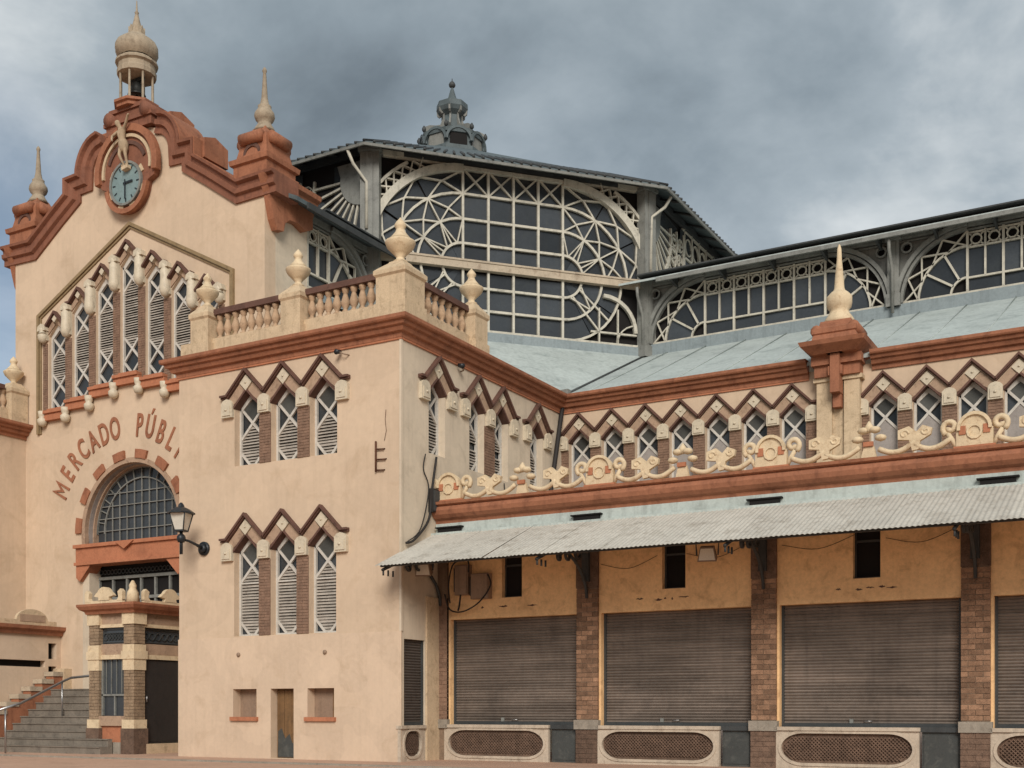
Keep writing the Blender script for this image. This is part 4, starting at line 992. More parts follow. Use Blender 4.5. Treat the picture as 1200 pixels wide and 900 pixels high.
# wing roof and nave roof
m = MB(); slab(m, [(-22, YC-1.15, 20.58), (XE+3, YC-1.15, 20.58), (XE+3, 57.5, 23.8), (-22, 57.5, 23.8)], .09); slab(m, [(-22, 57.5, 23.8), (XE+3, 57.5, 23.8), (XE+3, 66.7, 20.5), (-22, 66.7, 20.5)], .09); wr = obj('roof', m, 'roof_metal', hall, label='long low roof over the wing clerestory')
m = MB(); m.box(-20.2, XE+3, YC-1.2, YC-1.1, 20.36, 20.52); obj('gutter', m, 'iron_grey', hall)
m = MB(); m.box(-21.2, XE+3, YC-1.0, YC+.1, 20.84, 20.9); obj('soffit', m, 'iron_dark', hall)
for i in range(11):
    x = -19.6+i*2.2; m = MB(); m.add([(x-.05, YC-.05, 20.3), (x+.05, YC-.05, 20.3), (x+.05, YC-1.08, 20.42), (x-.05, YC-1.08, 20.42), (x-.05, YC-.05, 20.84), (x+.05, YC-.05, 20.84), (x+.05, YC-1.08, 20.56), (x-.05, YC-1.08, 20.56)], [(0,3,2,1),(4,5,6,7),(0,1,5,4),(1,2,6,5),(2,3,7,6),(3,0,4,7)]); obj('rafter', m, 'iron_dark', hall)
for x in xp:
    pipe([(x, YC-1.0, 20.35), (x-.02, YC-.9, 20.0), (x, YC-.4, 19.3), (x, YC-.32, 17.6)], 'iron_grey')
m = MB(); slab(m, [(XN+1.0, 34.3, 20.66), (XN+1.0, P1[1]+1.1, 20.66), (GX, P1[1], 24.2), (GX, 34.3, 24.2)], .16); slab(m, [(2*GX-XN-1.0, 34.3, 20.7), (GX, 34.3, 24.2), (GX, P1[1], 24.2), (2*GX-XN-1.0, P1[1], 20.7)], .16)
obj('roof', m, 'zinc_dark', hall, label='dark roof between the gable and the octagon')
m = MB(); m.sweep([(XN+1.0, 34.9), (XN+1.0, P1[1]+1.1)], [(0, 20.4), (.08, 20.4), (.1, 20.62), (0, 20.62)]); obj('gutter', m, 'iron_dark', hall)
m = MB(); m.box(XN-.1, XN+.9, 36.2, P1[1], 20.84, 20.9); obj('soffit', m, 'iron_dark', hall)

# ------------------------------------------------------------------ shop row
shops = thing('shop_row', 'row of closed shops with roller shutters and brick pillars under a long awning', 'shops')
piers = [-15.64, -10.2, -4.66, .85, 6.3]; pw = .72
edges = [-20.62]+[v for p in piers for v in (p-pw/2, p+pw/2)]
bays = [(edges[2*i], edges[2*i+1]) for i in range(5)]
# wall above and between
holes = []; wins = []
for x0, x1 in bays:
    c = (x0+x1)/2+.02
    wins.append([(c-.36, 5.12), (c+.36, 5.12), (c+.36, 6.55), (c-.36, 6.55)])
m = MB()
outl = [(XC, 8.25), (XC, 0)]
for x0, x1 in bays: outl += [(x0, 0), (x0, 4.5), (x1, 4.5), (x1, 0)]
outl += [(XE, 0), (XE, 8.25)]
m.prism(outl, YS+.1, YS+.55, wins); obj('wall', m, 'plaster_orange', shops)
for q in wins:
    m = MB(); m.box(q[0][0], q[1][0], YS+.34, YS+.38, 5.12, 6.55); v_ = obj('vent_window', m, 'void', shops)
    m = MB(); m.box(q[0][0], q[0][0]+.05, YS+.3, YS+.36, 5.12, 6.55); m.box(q[1][0]-.05, q[1][0], YS+.3, YS+.36, 5.12, 6.55); m.box(q[0][0], q[1][0], YS+.3, YS+.36, 5.12, 5.17); m.box(q[0][0], q[1][0], YS+.29, YS+.36, 6.1, 6.16); obj('frame', m, 'iron_dark', v_)
# roller shutters
def shutter(x0, x1, z0, z1, y, parent, mat='shutter', rz=0, loc=(0, 0, 0)):
    s_ = MB(); n = int((z1-z0)/.085); c = (z1-z0)/n
    v = []
    for i in range(n):
        z = z0+i*c
        for dz, dy in ((0, .012), (c*.12, .0), (c*.5, -.022), (c*.86, -.004), (c*.97, .014)): v += [(x0, y+dy, z+dz), (x1, y+dy, z+dz)]
    f = [(2*i, 2*i+1, 2*i+3, 2*i+2) for i in range(len(v)//2-1)]
    s_.add(v, f)
    o = obj('roller_shutter', s_, mat, parent, loc, rz)
    for a_ in (x0, x1-.07): obj('guide_rail', MB().box(a_, a_+.07, y-.06, y+.03, z0, z1), 'iron_dark', o)
    m = MB(); m.box(x0, x1, y-.05, y+.03, z0, z0+.12); obj('bottom_bar', m, 'iron_dark', o)
    c_ = (x0+x1)/2
    if x1-x0 > 2: obj('handle', MB().tube([(c_-.1, y-.05, z0+.18), (c_-.1, y-.1, z0+.18), (c_+.1, y-.1, z0+.18), (c_+.1, y-.05, z0+.18)], .015), 'steel', o); obj('lock', MB().box(c_-.5, c_-.4, y-.07, y-.02, z0+.12, z0+.24), 'iron_grey', o)
    return o
def stall(x0, x1, h, parent, loc=(0, 0, 0), rz=0, kx=1.5):
    r = (h-.24)/2*.93; zc = .04+(h-.1)/2; a, b = x0+.16+r*kx, x1-.16-r*kx
    hole = arc(a, zc, r*kx, 90, 270, 14, r)+arc(b, zc, r*kx, -90, 90, 14, r)
    m = MB(); m.prism([(x0, 0), (x1, 0), (x1, h-.1), (x0, h-.1)], 0, .12, [hole]); m.box(x0-.03, x1+.03, -.06, .16, h-.1, h)
    o = obj('stall_front', m, 'stall_beige', parent, loc, rz)
    rim = [((p[0]-(a+b)/2)*1.02+(a+b)/2, (p[1]-zc)*1.06+zc) for p in hole]
    obj('rim', MB().poly(rim, .08, -.03, .02, True), 'stall_beige', o)
    obj('backing', MB().box(x0+.05, x1-.05, .1, .115, .02, h-.12), 'brick_dark', o)
    g_ = MB()
    w_, hh = (x1-x0)/2-.25, h-.2; n = int((x1-x0)/.1)
    for i in range(n):
        xx = x0+.15+i*.1
        def clip(x, z):
            if x < a: return ((x-a)/(r*kx))**2+((z-zc)/r)**2 < 1
            if x > b: return ((x-b)/(r*kx))**2+((z-zc)/r)**2 < 1
            return abs(z-zc) < r
        for sg in (-1, 1):
            for k in range(8):
                za = zc-r+2*r*k/8; zb2 = zc-r+2*r*(k+1)/8
                p = (xx+sg*(za-zc), za); q = (xx+sg*(zb2-zc), zb2)
                if clip(*p) and clip(*q): g_.bar(p, q, .022, .05+.004*sg, .07)
    obj('grille', g_, 'brick_dark', o, kind='stuff')
    return o
for i, (x0, x1) in enumerate(bays):
    shutter(x0+.06, x1-.02, 1.12, 4.5, YS+.36, shops)
    st_w = 3.8 if i else 3.68
    m = MB(); m.box(x0, x0+.06, YS+.1, YS+.4, 1.1, 4.5); obj('jamb', m, 'plaster_orange', shops)
    stall(x0-(.02 if i else .1), x0+st_w, 1.14, shops, (0, YS-.02, 0))
    m = MB(); m.box(x0+st_w+.05, x1-.02, YS+.12, YS+.18, 0, 1.02); d_ = obj('low_door', m, 'door_green', shops)
    m = MB(); m.box(x0+st_w+.02, x1, YS+.04, YS+.3, 1.02, 1.15); obj('door_cap', m, 'iron_dark', d_)
    m = MB(); m.box(x0+st_w+.1, x1-.08, YS+.1, YS+.13, .08, .94); obj('panel', m, 'door_green', d_)
    rr = random.Random(i+4); xs_ = x0+1.2
    while xs_ < x1-1.0 and i < 4:
        l = rr.uniform(.06, .34)
        if rr.random() < (.75 if i in (1, 2) else .4):
            n_ = 7; z = 4.84+rr.uniform(-.03, .03); up_ = [(xs_+l*k/n_, z+rr.uniform(.004, .05)*math.sin(PI*(k+.5)/(n_+1))) for k in range(n_+1)]; dn_ = [(xs_+l*k/n_, z-rr.uniform(.004, .035)*math.sin(PI*(k+.5)/(n_+1))) for k in range(n_, -1, -1)]
            obj('plaster_flake', MB().prism(up_+dn_, YS+.094, YS+.101), 'moulding_brown' if rr.random() < .5 else 'brick_dark', shops)
        xs_ += l+rr.uniform(.02, .25)
# brick pillars: every brick of its own
bl = data('brick', MB().box(-.172, .172, 0, .2, -.062, .062), 'brick'); bh = data('brick', MB().box(-.08, .08, 0, .2, -.062, .062), 'brick')
for i, px in enumerate(piers[:4]):
    m = MB(); m.box(-pw/2+.02, pw/2-.02, .015, .5, 0, 5.3); P = obj('brick_pillar', m, 'mortar', shops, (px, YS, 0))
    nC = 28
    for k in range(nC):
        z = 1.32+.14*k+.07; rr = random.Random(k+50*i)
        if k % 2:
            for x in (-.18, .18): obj('brick', bl, None, P, (x, rr.uniform(-.012, .008), z))
        else:
            for x, d in ((-.272, bh), (0, bl), (.272, bh)): obj('brick', d, None, P, (x, rr.uniform(-.012, .008), z))
    m = MB(); m.box(-pw/2-.05, pw/2+.05, -.08, .5, 1.02, 1.3); obj('stone_band', m, 'stone', P)
    obj('pedestal', brick_pier_mesh(pw, 1.02, -.04, .5, .14), 'brick_dark', P, kind='stuff')
    m = MB(); m.box(-pw/2, pw/2, -.02, .5, 5.26, 6.95); obj('pillar_head', m, 'brick_dark', P)
    m = MB(); m.box(-.11, .11, -.14, -.02, 5.45, 6.9); m.box(-.16, .16, -.16, -.02, 6.5, 6.9); obj('iron_strap', m, 'iron_dark', P)
m = MB(); m.box(-.36, 0, 0, .5, 0, 6.95); P = obj('brick_pillar', m, 'mortar', shops, (-20.62, YS, 0), label='narrow corner pillar')
o = obj('brickwork', brick_pier_mesh(.36, 3.9, -.02, .4, .14), 'brick_small', P, (-.18, 0, 1.3), kind='stuff')
obj('stone_band', MB().box(-.4, .04, -.08, .5, 1.02, 1.3), 'stone', P)
# side opening on the block wall
shutter(30.2, 31.36, 1.1, 3.8, .12, shops, 'shutter_dark', RZ, (XC, 0, 0))
stall(30.0, 31.3, 1.12, shops, (XC+.02, 0, 0), RZ, .9)
m = MB(); m.box(31.4, 32.1, -.06, .04, 0, 5.2); o = obj('brick_pillar', m, 'cream', shops, (XC, 0, 0), RZ, label='plastered side of the corner pillar')

# shop cornice, fascia, terrace
sc = [(0, 7.56), (.12, 7.56), (.14, 7.66), (.26, 7.72), (.36, 7.82), (.4, 7.95), (.36, 8.06), (.3, 8.1), (.42, 8.14), (.44, 8.22), (0, 8.24)]
m = MB(); m.sweep([(XC+.02, YS), (XE, YS)], sc); obj('cornice', m, 'rust_paint', shops)
m = MB(); m.box(XC+.02, XE, YS-.14, YS, 7.2, 7.56); obj('fascia', m, 'fascia_green', shops)
m = MB(); m.box(XC+.02, XE, YS+.05, YW, 8.0, 8.2); obj('terrace', m, 'stone', shops)
for k, x in enumerate((-20.4, -15.55, -10.1, -4.1)):
    m = MB(); m.box(x-.42, x+.42, YS-.25, YS-.13, 7.26, 7.4); m.box(x-.5, x+.5, YS-.3, YS-.13, 7.4, 7.44); obj('vent_slot', m, 'void', shops)
# ornamental crest
def crest_tablet():
    m = MB(); m.prism([(-.44, 0), (.44, 0), (.44, .52)]+arc(0, .52, .4, 0, 180, 12)+[(-.44, .52)], -.08, .1)
    return m
ct = data('crest_tablet', crest_tablet(), 'cream_ornament'); cr_ring = MB(); cr_ring.poly(arc(0, .52, .38, -5, 185, 14), .08, -.15, -.06); cr_ring.poly(arc(0, .44, .17, 0, 360, 10)[:-1], .05, -.12, -.07, True)
ctr = data('relief', cr_ring, 'cream_ornament')
sqd = [data('rust_square', MB().box(a_, a_+.16, -.11, -.07, .38, .6), 'rust_bright') for a_ in (-.37, .21)]
def spiral(cx, cz, r, a0, turns, sg, n=18):
    return [(cx+sg*(r*(1-.75*i/n))*math.cos(R(a0+360*turns*i/n)), cz+(r*(1-.75*i/n))*math.sin(R(a0+360*turns*i/n))) for i in range(n+1)]
tubexz = lambda m, pts, r, y=0: m.tube([(a, y, b) for a, b in pts], r, 6)
ssd = []
for sg in (-1, 1):
    side_scroll = MB(); tubexz(side_scroll, spiral(sg*.6, .62, .2, -60, 1.15, sg), .075); tubexz(side_scroll, [(sg*.44, .08), (sg*.54, .28), (sg*.66, .47)], .065)
    ssd.append(data('scroll', side_scroll, 'cream_ornament'))
fl = MB()
fl.prism([(-.2, 0), (.2, 0), (.13, .3), (.1, .36), (-.1, .36), (-.13, .3)], -.06, .08)
for a in (0, 60, 120, 180): fl.lathe([(.02, -.1), (.13, -.06), (.16, 0), (.12, .06), (.02, .09)], 8, (.3*math.cos(R(a)), 0, .52+.26*math.sin(R(a))))
fl.lathe([(.02, -.05), (.1, 0), (.12, .1), (.06, .2), (.02, .26)], 8, (0, 0, .72))
fld = data('flower', fl, 'cream_ornament'); flr = data('rust_square', MB().box(-.13, .13, -.12, -.05, .3, .42), 'rust_bright')
lf = MB(); lf.prism([(-.42, .38), (-.14, .34), (-.06, .06), (.1, .08), (.14, .3), (.4, .44), (.44, .6), (.2, .7), (.05, .54), (-.14, .7), (-.42, .62)], -.06, .06)
tubexz(lf, spiral(-.26, .5, .12, 0, 1, 1), .035, -.05); tubexz(lf, spiral(.28, .54, .1, 180, 1, 1), .035, -.05)
lfd = data('leaf_scroll', lf, 'cream_ornament')
def swag(l, d):
    m = MB(); pts = [(l*i/10, .26-d*math.sin(PI*i/10)*.9+.10*(i/10 if d > 0 else 0)) for i in range(11)]
    tubexz(m, pts, .075)
    return m
base = [-20.45, -15.15, -9.94, -4.66, .6, 5.9]
CY = YS-.1; CZ = 8.22
obj('crest_rail', MB().box(XC+.05, XE, CY-.04, CY+.12, CZ, CZ+.06), 'cream_ornament', shops)
for i, x in enumerate(base):
    o = obj('crest_tablet', ct, None, shops, (x, CY, CZ)); obj('relief', ctr, None, o); [obj('rust_square', d_, None, o) for d_ in sqd]; [obj('scroll', d_, None, o) for d_ in ssd]
    obj('tablet_base', MB().box(-.5, .5, -.12, .12, -.02, .09), 'rust_bright', o)
    if i+1 < len(base):
        xm = (x+base[i+1])/2; o2 = obj('crest_flower', fld, None, shops, (xm, CY, CZ+.04)); obj('rust_square', flr, None, o2)
        for xa, xb in ((x+.55, xm-.25), (xm+.25, base[i+1]-.55)):
            xc_ = (xa+xb)/2; obj('leaf_scroll', lfd, None, shops, (xc_, CY, CZ+.06))
            for a, b in ((xa, xc_), (xc_, xb)): obj('swag', swag(b-a, .2), 'cream_ornament', shops, (a, CY, CZ))

# ------------------------------------------------------------------ awning
aw = obj('awning', MB().box(XC-.05, XE, 31.7, 31.96, 7.14, 7.24), 'fascia_green', shops)
ax0 = XC-.02; sw = .92; k = 0; A0 = Vector((0, 31.85, 7.24)); A1 = Vector((0, 28.72, 5.90))
while ax0+k*sw < XE:
    rr = random.Random(k+11); v = []; n = 48; jit = rr.uniform(-.03, .03); lift = (.006 if k % 2 else 0)
    for j in range(2):
        for i in range(n+1):
            x = ax0+k*sw+(sw+.05)*i/n; p = A0.lerp(A1, j); ph = x/.13*2*PI
            v.append((x, p.y+(jit if j else 0), p.z+.010*math.sin(ph)+lift))
    b = len(v); v += [(a, c, d-.008) for a, c, d in v]
    f = [(i, i+1, n+2+i, n+1+i) for i in range(n)]+[(b+n+1+i, b+n+2+i, b+i+1, b+i) for i in range(n)]+[(n+1+i, n+2+i, b+n+2+i, b+n+1+i) for i in range(n)]
    m = MB(); m.add(v, f); obj('sheet', m, 'awning_metal', aw); k += 1
for y, z in ((29.0, 5.96), (30.2, 6.46), (31.4, 6.96)): obj('purlin', MB().box(XC, XE, y-.05, y+.05, z-.08, z+.02), 'iron_dark', aw)
def bracket(x):
    m = MB()
    pts = [(YS, 6.6), (28.95, 5.8)]
    def bb(p, q, wd=.07): 
        dx, dz = q[0]-p[0], q[1]-p[1]; m.tube([(x, p[0], p[1]), (x, q[0], q[1])], wd/2, 5)
    bb((YS, 7.0), (28.9, 5.78), .1)
    m.tube([(x, YS-.02-(2.2*(1-math.cos(R(t)))), 4.95+1.35*math.sin(R(t))) for t in range(0, 91, 10)], .05, 6)
    for (cy, cz, r) in ((31.5, 6.25, .3), (30.85, 6.1, .22), (30.3, 6.0, .16)):
        m.tube([(x, cy+r*(1-.7*i/16)*math.cos(R(30+400*i/16)), cz+r*(1-.7*i/16)*math.sin(R(30+400*i/16))) for i in range(17)], .05, 5)
    for q in (28.95, 29.2, 29.45): m.tube([(x, q, 5.8), (x, q, 5.62)], .03, 5)
    return m
for x in [XC+.12]+piers[:4]: obj('bracket', bracket(x), 'iron_dark', aw)
# ------------------------------------------------------------------ lamps and services on the walls
def floodlight(x, y, z, rz, label):
    o = thing('floodlight', label, 'floodlight', (x, y, z), rz, 'floodlights under the awning')
    m = MB(); m.add([(-.2, 0, 0), (.2, 0, 0), (.2, .25, .12), (-.2, .25, .12), (-.14, -.02, .3), (.14, -.02, .3), (.14, .2, .36), (-.14, .2, .36)], [(0,3,2,1),(4,5,6,7),(0,1,5,4),(1,2,6,5),(2,3,7,6),(3,0,4,7)])
    obj('housing', m, 'box_grey', o)
    m = MB(); m.add([(-.17, -.012, .03), (.17, -.012, .03), (.13, -.03, .27), (-.13, -.03, .27)], [(0, 1, 2, 3)]); obj('lens', m, 'lamp_face', o)
    m = MB(); m.tube([(-.22, .1, .15), (-.24, .1, .45), (.24, .1, .45), (.22, .1, .15)], .02); m.tube([(0, .1, .45), (0, .1, .7)], .025); obj('yoke', m, 'iron_dark', o); o.scale = (1.3, 1.3, 1.3)
floodlight(-20.75, 30.9, 5.78, R(20), 'small floodlight with bright lens at the left end of the awning')
floodlight(-11.3, 30.6, 5.62, R(15), 'small floodlight hanging under the awning left of the third brick pillar')
# wall lantern
wl = thing('wall_lantern', 'black four-sided wall lantern on a curved arm beside the arched door', 'street lamp', (-29.12, YF, 7.1)); wl.scale = (.88, .95, .88)
m = MB(); m.tube([(0, 0, 0), (0, -.08, 0)], .27, 18); m.tube([(0, -.08, 0), (0, -.18, 0)], [.2, .12], 18); obj('wall_plate', m, 'lantern_black', wl)
m = MB(); m.tube([(0, -.1, 0), (0, -.4, .1), (0, -.8, .2), (0, -1.15, .22)], [.09, .06, .05, .05], 8); m.tube([(0, -1.15, -.35), (0, -1.15, .5)], .06, 8); m.lathe([(.12, -.1), (.16, 0), (.16, .12), (.1, .2)], 10, (0, -1.15, .2)); obj('arm', m, 'lantern_black', wl)
m = MB(); m.lathe([(.24, 0), (.42, .62)], 4, (0, -1.15, .56), False, PI/4+R(18)); obj('glass', m, 'lamp_glass', wl)
m = MB()
for kk in range(4):
    a = PI/4+R(18)+kk*PI/2; m.tube([(.25*math.cos(a), -1.15+.25*math.sin(a), .54), (.43*math.cos(a), -1.15+.43*math.sin(a), 1.19)], .022, 6)
m.lathe([(.27, .5), (.27, .56), (.2, .57)], 4, (0, -1.15, 0), False, PI/4+R(18)); obj('cage', m, 'lantern_black', wl)
m = MB(); m.lathe([(.5, 1.17), (.5, 1.22), (.3, 1.36), (.12, 1.44), (.1, 1.52), (.04, 1.6)], 8, (0, -1.15, 0), False); obj('cap', m, 'lantern_black', wl)
# electric boxes
for (x0, x1, z0, z1, lab) in ((-20.25, -19.75, 5.25, 6.2, 'tall grey metal meter box on the orange wall under the awning'), (-19.65, -19.0, 5.1, 5.9, 'wide grey junction box right of the tall meter box')):
    o = thing('electric_box', lab, 'electric box', ((x0+x1)/2, YS+.1, z0), 0, 'electric boxes under the awning'); hw_ = (x1-x0)/2
    obj('case', MB().box(-hw_, hw_, -.25, 0, 0, z1-z0), 'box_grey', o); obj('lid', MB().box(-hw_+.03, hw_-.03, -.28, -.25, .03, z1-z0-.03), 'box_grey', o)
    obj('hinge', MB().tube([(-hw_, -.27, .1), (-hw_, -.27, z1-z0-.1)], .015), 'iron_dark', o)
def cable(pts, label, r=.025, n=6):
    P_ = [Vector(p) for p in pts]; sm = []
    for i in range(len(P_)-1):
        p0, p1, p2, p3 = P_[max(0, i-1)], P_[i], P_[i+1], P_[min(len(P_)-1, i+2)]
        for k in range(n):
            t = k/n; sm.append(.5*((2*p1)+(-p0+p2)*t+(2*p0-5*p1+4*p2-p3)*t*t+(-p0+3*p1-3*p2+p3)*t**3))
    sm.append(P_[-1]); return tag(obj('cable', MB().tube(sm, r, 6), 'cable'), label, 'cable')
y_ = YS-.18
cable([(-19.0, y_, 5.85), (-18.9, y_, 5.5), (-19.3, y_, 5.0), (-19.9, y_, 4.72), (-20.4, y_, 4.8), (-20.6, y_, 5.3)], 'dark cable drooping beneath the electric boxes')
cable([(-19.7, y_, 5.95), (-19.72, y_, 6.3), (-20.0, y_, 6.34), (-20.3, y_, 6.2), (-20.45, y_, 5.6), (-20.4, y_, 5.0)], 'dark cable looped over the tall meter box')
cable([(-20.0, y_, 5.25), (-20.05, y_, 4.9), (-20.1, y_, 4.75)], 'short dark cable under the tall meter box', .03)
cable([(XC+.08, 31.9, 9.7), (XC+.1, 31.7, 9.0), (XC+.08, 31.6, 8.4), (XC+.1, 31.4, 7.6), (XC+.12, 30.6, 6.9), (XC+.08, 30.2, 6.75)], 'black cable sagging down the side wall to the end of the awning', .04)
cable([(XC+.06, 31.3, 9.7), (XC+.05, 31.2, 9.2), (XC+.08, 31.45, 8.6), (XC+.08, 31.0, 7.3), (XC+.06, 30.3, 6.8)], 'thin dark cable hanging below the first side window', .02)
cable([(XC+.05, 36.3, 9.6), (XC+.06, 36.35, 8.9), (XC+.06, 36.3, 8.3)], 'thin dark cable below the paired side windows', .02)
for a_, b_, z_, lab in ((-15.2, -13.4, 6.0, 'thin cable sagging to the second small vent window'), (-12.5, -10.7, 6.15, 'thin cable between the second small vent window and the brick pillar'), (-9.7, -7.7, 6.2, 'thin cable sagging left of the third small vent window'), (-6.9, -5.1, 6.2, 'thin cable sagging right of the third small vent window')):
    cable([(a_, YS+.07, z_-.05), ((a_+b_)/2, YS+.07, z_-.22), (b_, YS+.07, z_+.1)], lab, .007)
def spot(loc, rz, label):
    o = thing('spotlight', label, 'spotlight', loc, rz, 'small spotlights under the cornice')
    obj('arm', MB().tube([(.28, 0, -.1), (.22, -.16, -.1), (0, -.2, 0)], .022), 'box_grey', o); obj('head', MB().tube([(0, -.1, .03), (-.02, -.3, -.03)], [.06, .085], 10), 'lantern_black', o)
spot((-23.25, YF, 12.9), 0, 'tiny dark spotlight on the front wall right of the upper windows')
spot((XC, 33.2, 12.95), RZ, 'tiny dark spotlight on the side wall between the first two windows')
for x_ in (-27.55, -23.9):
    tag(obj('wall_anchor', MB().lathe([(.02, 0), (.07, .01), (.07, .05), (.03, .07)], 8, (0, 0, 0)), 'box_grey', None, (x_, YF-.03, 3.45)), 'small round wall anchor below the %s lower window' % ('left' if x_ < -25 else 'right'), 'wall anchor', 'wall anchors below the lower windows').rotation_euler = (R(90), 0, 0)
bx = thing('service_box', 'black service box on the side wall beside the crest', 'electric box', (XC, 31.75, 7.9))
obj('case', MB().box(0, .18, -.2, .2, 0, .75), 'cable', bx); obj('lid', MB().box(.18, .2, -.17, .17, .04, .7), 'iron_dark', bx)
dp = thing('downpipe', 'dark rain pipe slanting down from the inner corner of the cornice', 'pipe', (XC+.1, 40.7, 13.4))
obj('pipe', MB().tube([(.0, 0, .4), (.0, -.02, -.2), (.02, -.5, -1.8), (.02, -1.1, -3.9), (.02, -1.15, -5.2)], .09, 8), 'cable', dp)
obj('outlet', MB().box(-.02, .3, -.12, .12, .2, .5), 'iron_grey', dp)
br = thing('wall_bracket', 'small rusty iron bracket left on the blank wall of the corner block', 'bracket', (-21.9, YF, 9.0))
m = MB(); m.tube([(0, -.06, 0), (0, -.06, .95)], .035, 5)
for z, l in ((.05, .3), (.38, .36), (.7, .3)): m.tube([(0, -.06, z), (l, -.06, z-.02), (l, 0, z)], .025, 5)
obj('frame', m, 'rust_metal', br)
m = MB(); m.tube([(.3, -.02, .95), (.38, -.03, 1.25), (.33, -.02, 1.6), (.36, -.02, 1.9)], .009, 5); obj('wire', m, 'rust_metal', br)

# ------------------------------------------------------------------ kiosk porch
KX0, KX1, KY0 = -35.3, -33.0, 30.5
kio = thing('entrance_kiosk', 'small brick and cream entrance kiosk with dark side door beside the steps', 'kiosk')
def kpillar(x, y, lab=None):
    w_ = .26; p = obj('pillar', MB().box(-w_+.02, w_-.02, -w_+.02, w_-.02, .9, 5.1), 'mortar', kio, (x, y, 0))
    rr = random.Random(int(-x*10+y))
    m = MB(); z = 1.25
    while z < 4.7:
        if not (3.0 < z+.06 < 4.0):
            j = rr.uniform(-.012, .012); sp = rr.uniform(-.08, .08)
            m.box(-w_+j, sp-.006, -w_-j, w_, z+.007, z+.113); m.box(sp+.006, w_+j, -w_+j, w_-j, z+.007, z+.113)
        z += .12
    obj('brickwork', m, 'stone_mottled', p, kind='stuff')
    for z0, z1, e in ((.93, 1.25, .05), (3.05, 3.45, .03), (3.45, 3.75, .07), (3.75, 3.98, .03), (4.72, 5.12, .05)): obj('cream_block', MB().box(-w_-e, w_+e, -w_-e, w_+e, z0, z1), 'cream_ornament', p)
    obj('stone_base', MB().box(-w_-.08, w_+.08, -w_-.08, w_+.08, 0, .93), 'brick_dark', p)
for x, y in ((KX1-.28, KY0+.28), (KX0+.2, KY0+.28), (KX1-.28, YG-.25)): kpillar(x, y)
def kface(Lw, loc, rz, door):
    for a_, b_ in ((3.62, 4.02), (4.74, 5.15)): obj('band', MB().box(0, Lw, .1, .3, a_, b_), 'tile_band', kio, loc, rz)
    for a_, b_ in ((3.46, 3.62), (4.62, 4.74)): obj('string_course', MB().box(0, Lw, .04, .3, a_, b_), 'cream_ornament', kio, loc, rz)
    m = MB(); m.box(0, Lw, .2, .26, 4.02, 4.62); g2 = obj('transom', m, 'glass_dark', kio, loc, rz)
    m = MB()
    for i in range(7):
        x = .2+i*(Lw-.4)/6; m.poly(arc(x, 4.3, .13, 0, 360, 8)[:-1], .025, .15, .19, True)
    m.bar((.1, 4.55), (Lw-.1, 4.55), .03, .15, .19); m.bar((.1, 4.08), (Lw-.1, 4.08), .03, .15, .19); obj('scroll_grille', m, 'iron_dark', g2)
    if door:
        m = MB(); m.box(0, Lw, .12, .2, .38, 3.46); d_ = obj('door', m, 'door_dark', kio, loc, rz)
        obj('threshold', MB().box(0, Lw, -.1, .3, 0, .36), 'cream', kio, loc, rz)
        m = MB(); m.box(.05, Lw-.05, .105, .12, .45, 3.4); obj('panel', m, 'door_dark', d_)
        obj('handle', MB().tube([(.12, .1, 1.9), (.12, .03, 1.9), (.12, .03, 2.1), (.12, .1, 2.1)], .02), 'steel', d_)
    else:
        m = MB(); m.box(0, Lw, .2, .26, 1.38, 3.46); w2 = obj('window', m, 'glass_dark', kio, loc, rz)
        m = MB(); m.bar((0.04, 1.4), (.04, 3.46), .07, .12, .2); m.bar((Lw-.04, 1.4), (Lw-.04, 3.46), .07, .12, .2); m.bar((0, 2.15), (Lw, 2.15), .07, .12, .2); m.bar((Lw/2, 1.4), (Lw/2, 2.15), .05, .13, .2)
        for i in range(5): m.bar((.2+i*.27, 2.2), (.2+i*.27, 3.46), .02, .16, .2)
        obj('frame', m, 'iron_grey', w2)
        obj('sill', MB().box(0, Lw, .0, .3, 1.02, 1.38), 'tile_band', kio, loc, rz)
        obj('rust_panel', MB().box(0, Lw, .1, .3, .42, 1.02), 'rust_bright', kio, loc, rz)
        obj('stone_base', MB().box(0, Lw, -.05, .3, 0, .42), 'stone', kio, loc, rz)
kface(1.35, (KX0+.46, KY0+.02, 0), 0, False)
kface(YG-KY0-1.0, (KX1-.02, KY0+.54, 0), RZ, True)
m = MB(); m.sweep([(KX0, YG), (KX0, KY0), (KX1, KY0), (KX1, YG)], [(0, 5.12), (.1, 5.12), (.14, 5.22), (.26, 5.28), (.34, 5.4), (.34, 5.48), (0, 5.5)]); kc = obj('cornice', m, 'rust_paint', kio)
obj('roof', MB().box(KX0, KX1, KY0, YG, 5.3, 5.46), 'stone', kio)
def kcrest(Lw, loc, rz):
    m = MB(); m.prism([(0, 0), (Lw, 0), (Lw, .14), (0, .14)], 0, .14)
    m.prism([(0, .1), (.3, .1), (.2, .25), (.24, .5), (.1, .62), (0, .5)], -.01, .15)
    m.prism([(Lw, .1), (Lw, .5), (Lw-.1, .62), (Lw-.24, .5), (Lw-.2, .25), (Lw-.3, .1)], -.01, .15)
    c = Lw/2; m.prism([(c-.3, .12), (c+.3, .12), (c+.26, .28), (c+.5, .34), (c+.4, .46)]+arc(c, .4, .34, 20, 160, 8)+[(c-.4, .46), (c-.5, .34), (c-.26, .28)], .0, .16)
    m.v = [(a_, b_, c_*.82) for a_, b_, c_ in m.v]; obj('crest', m, 'cream_ornament', kio, loc, rz)
kcrest(1.95, (KX0, KY0-.22, 5.48), 0); kcrest(2.6, (KX1+.2, KY0+.3, 5.48), RZ)
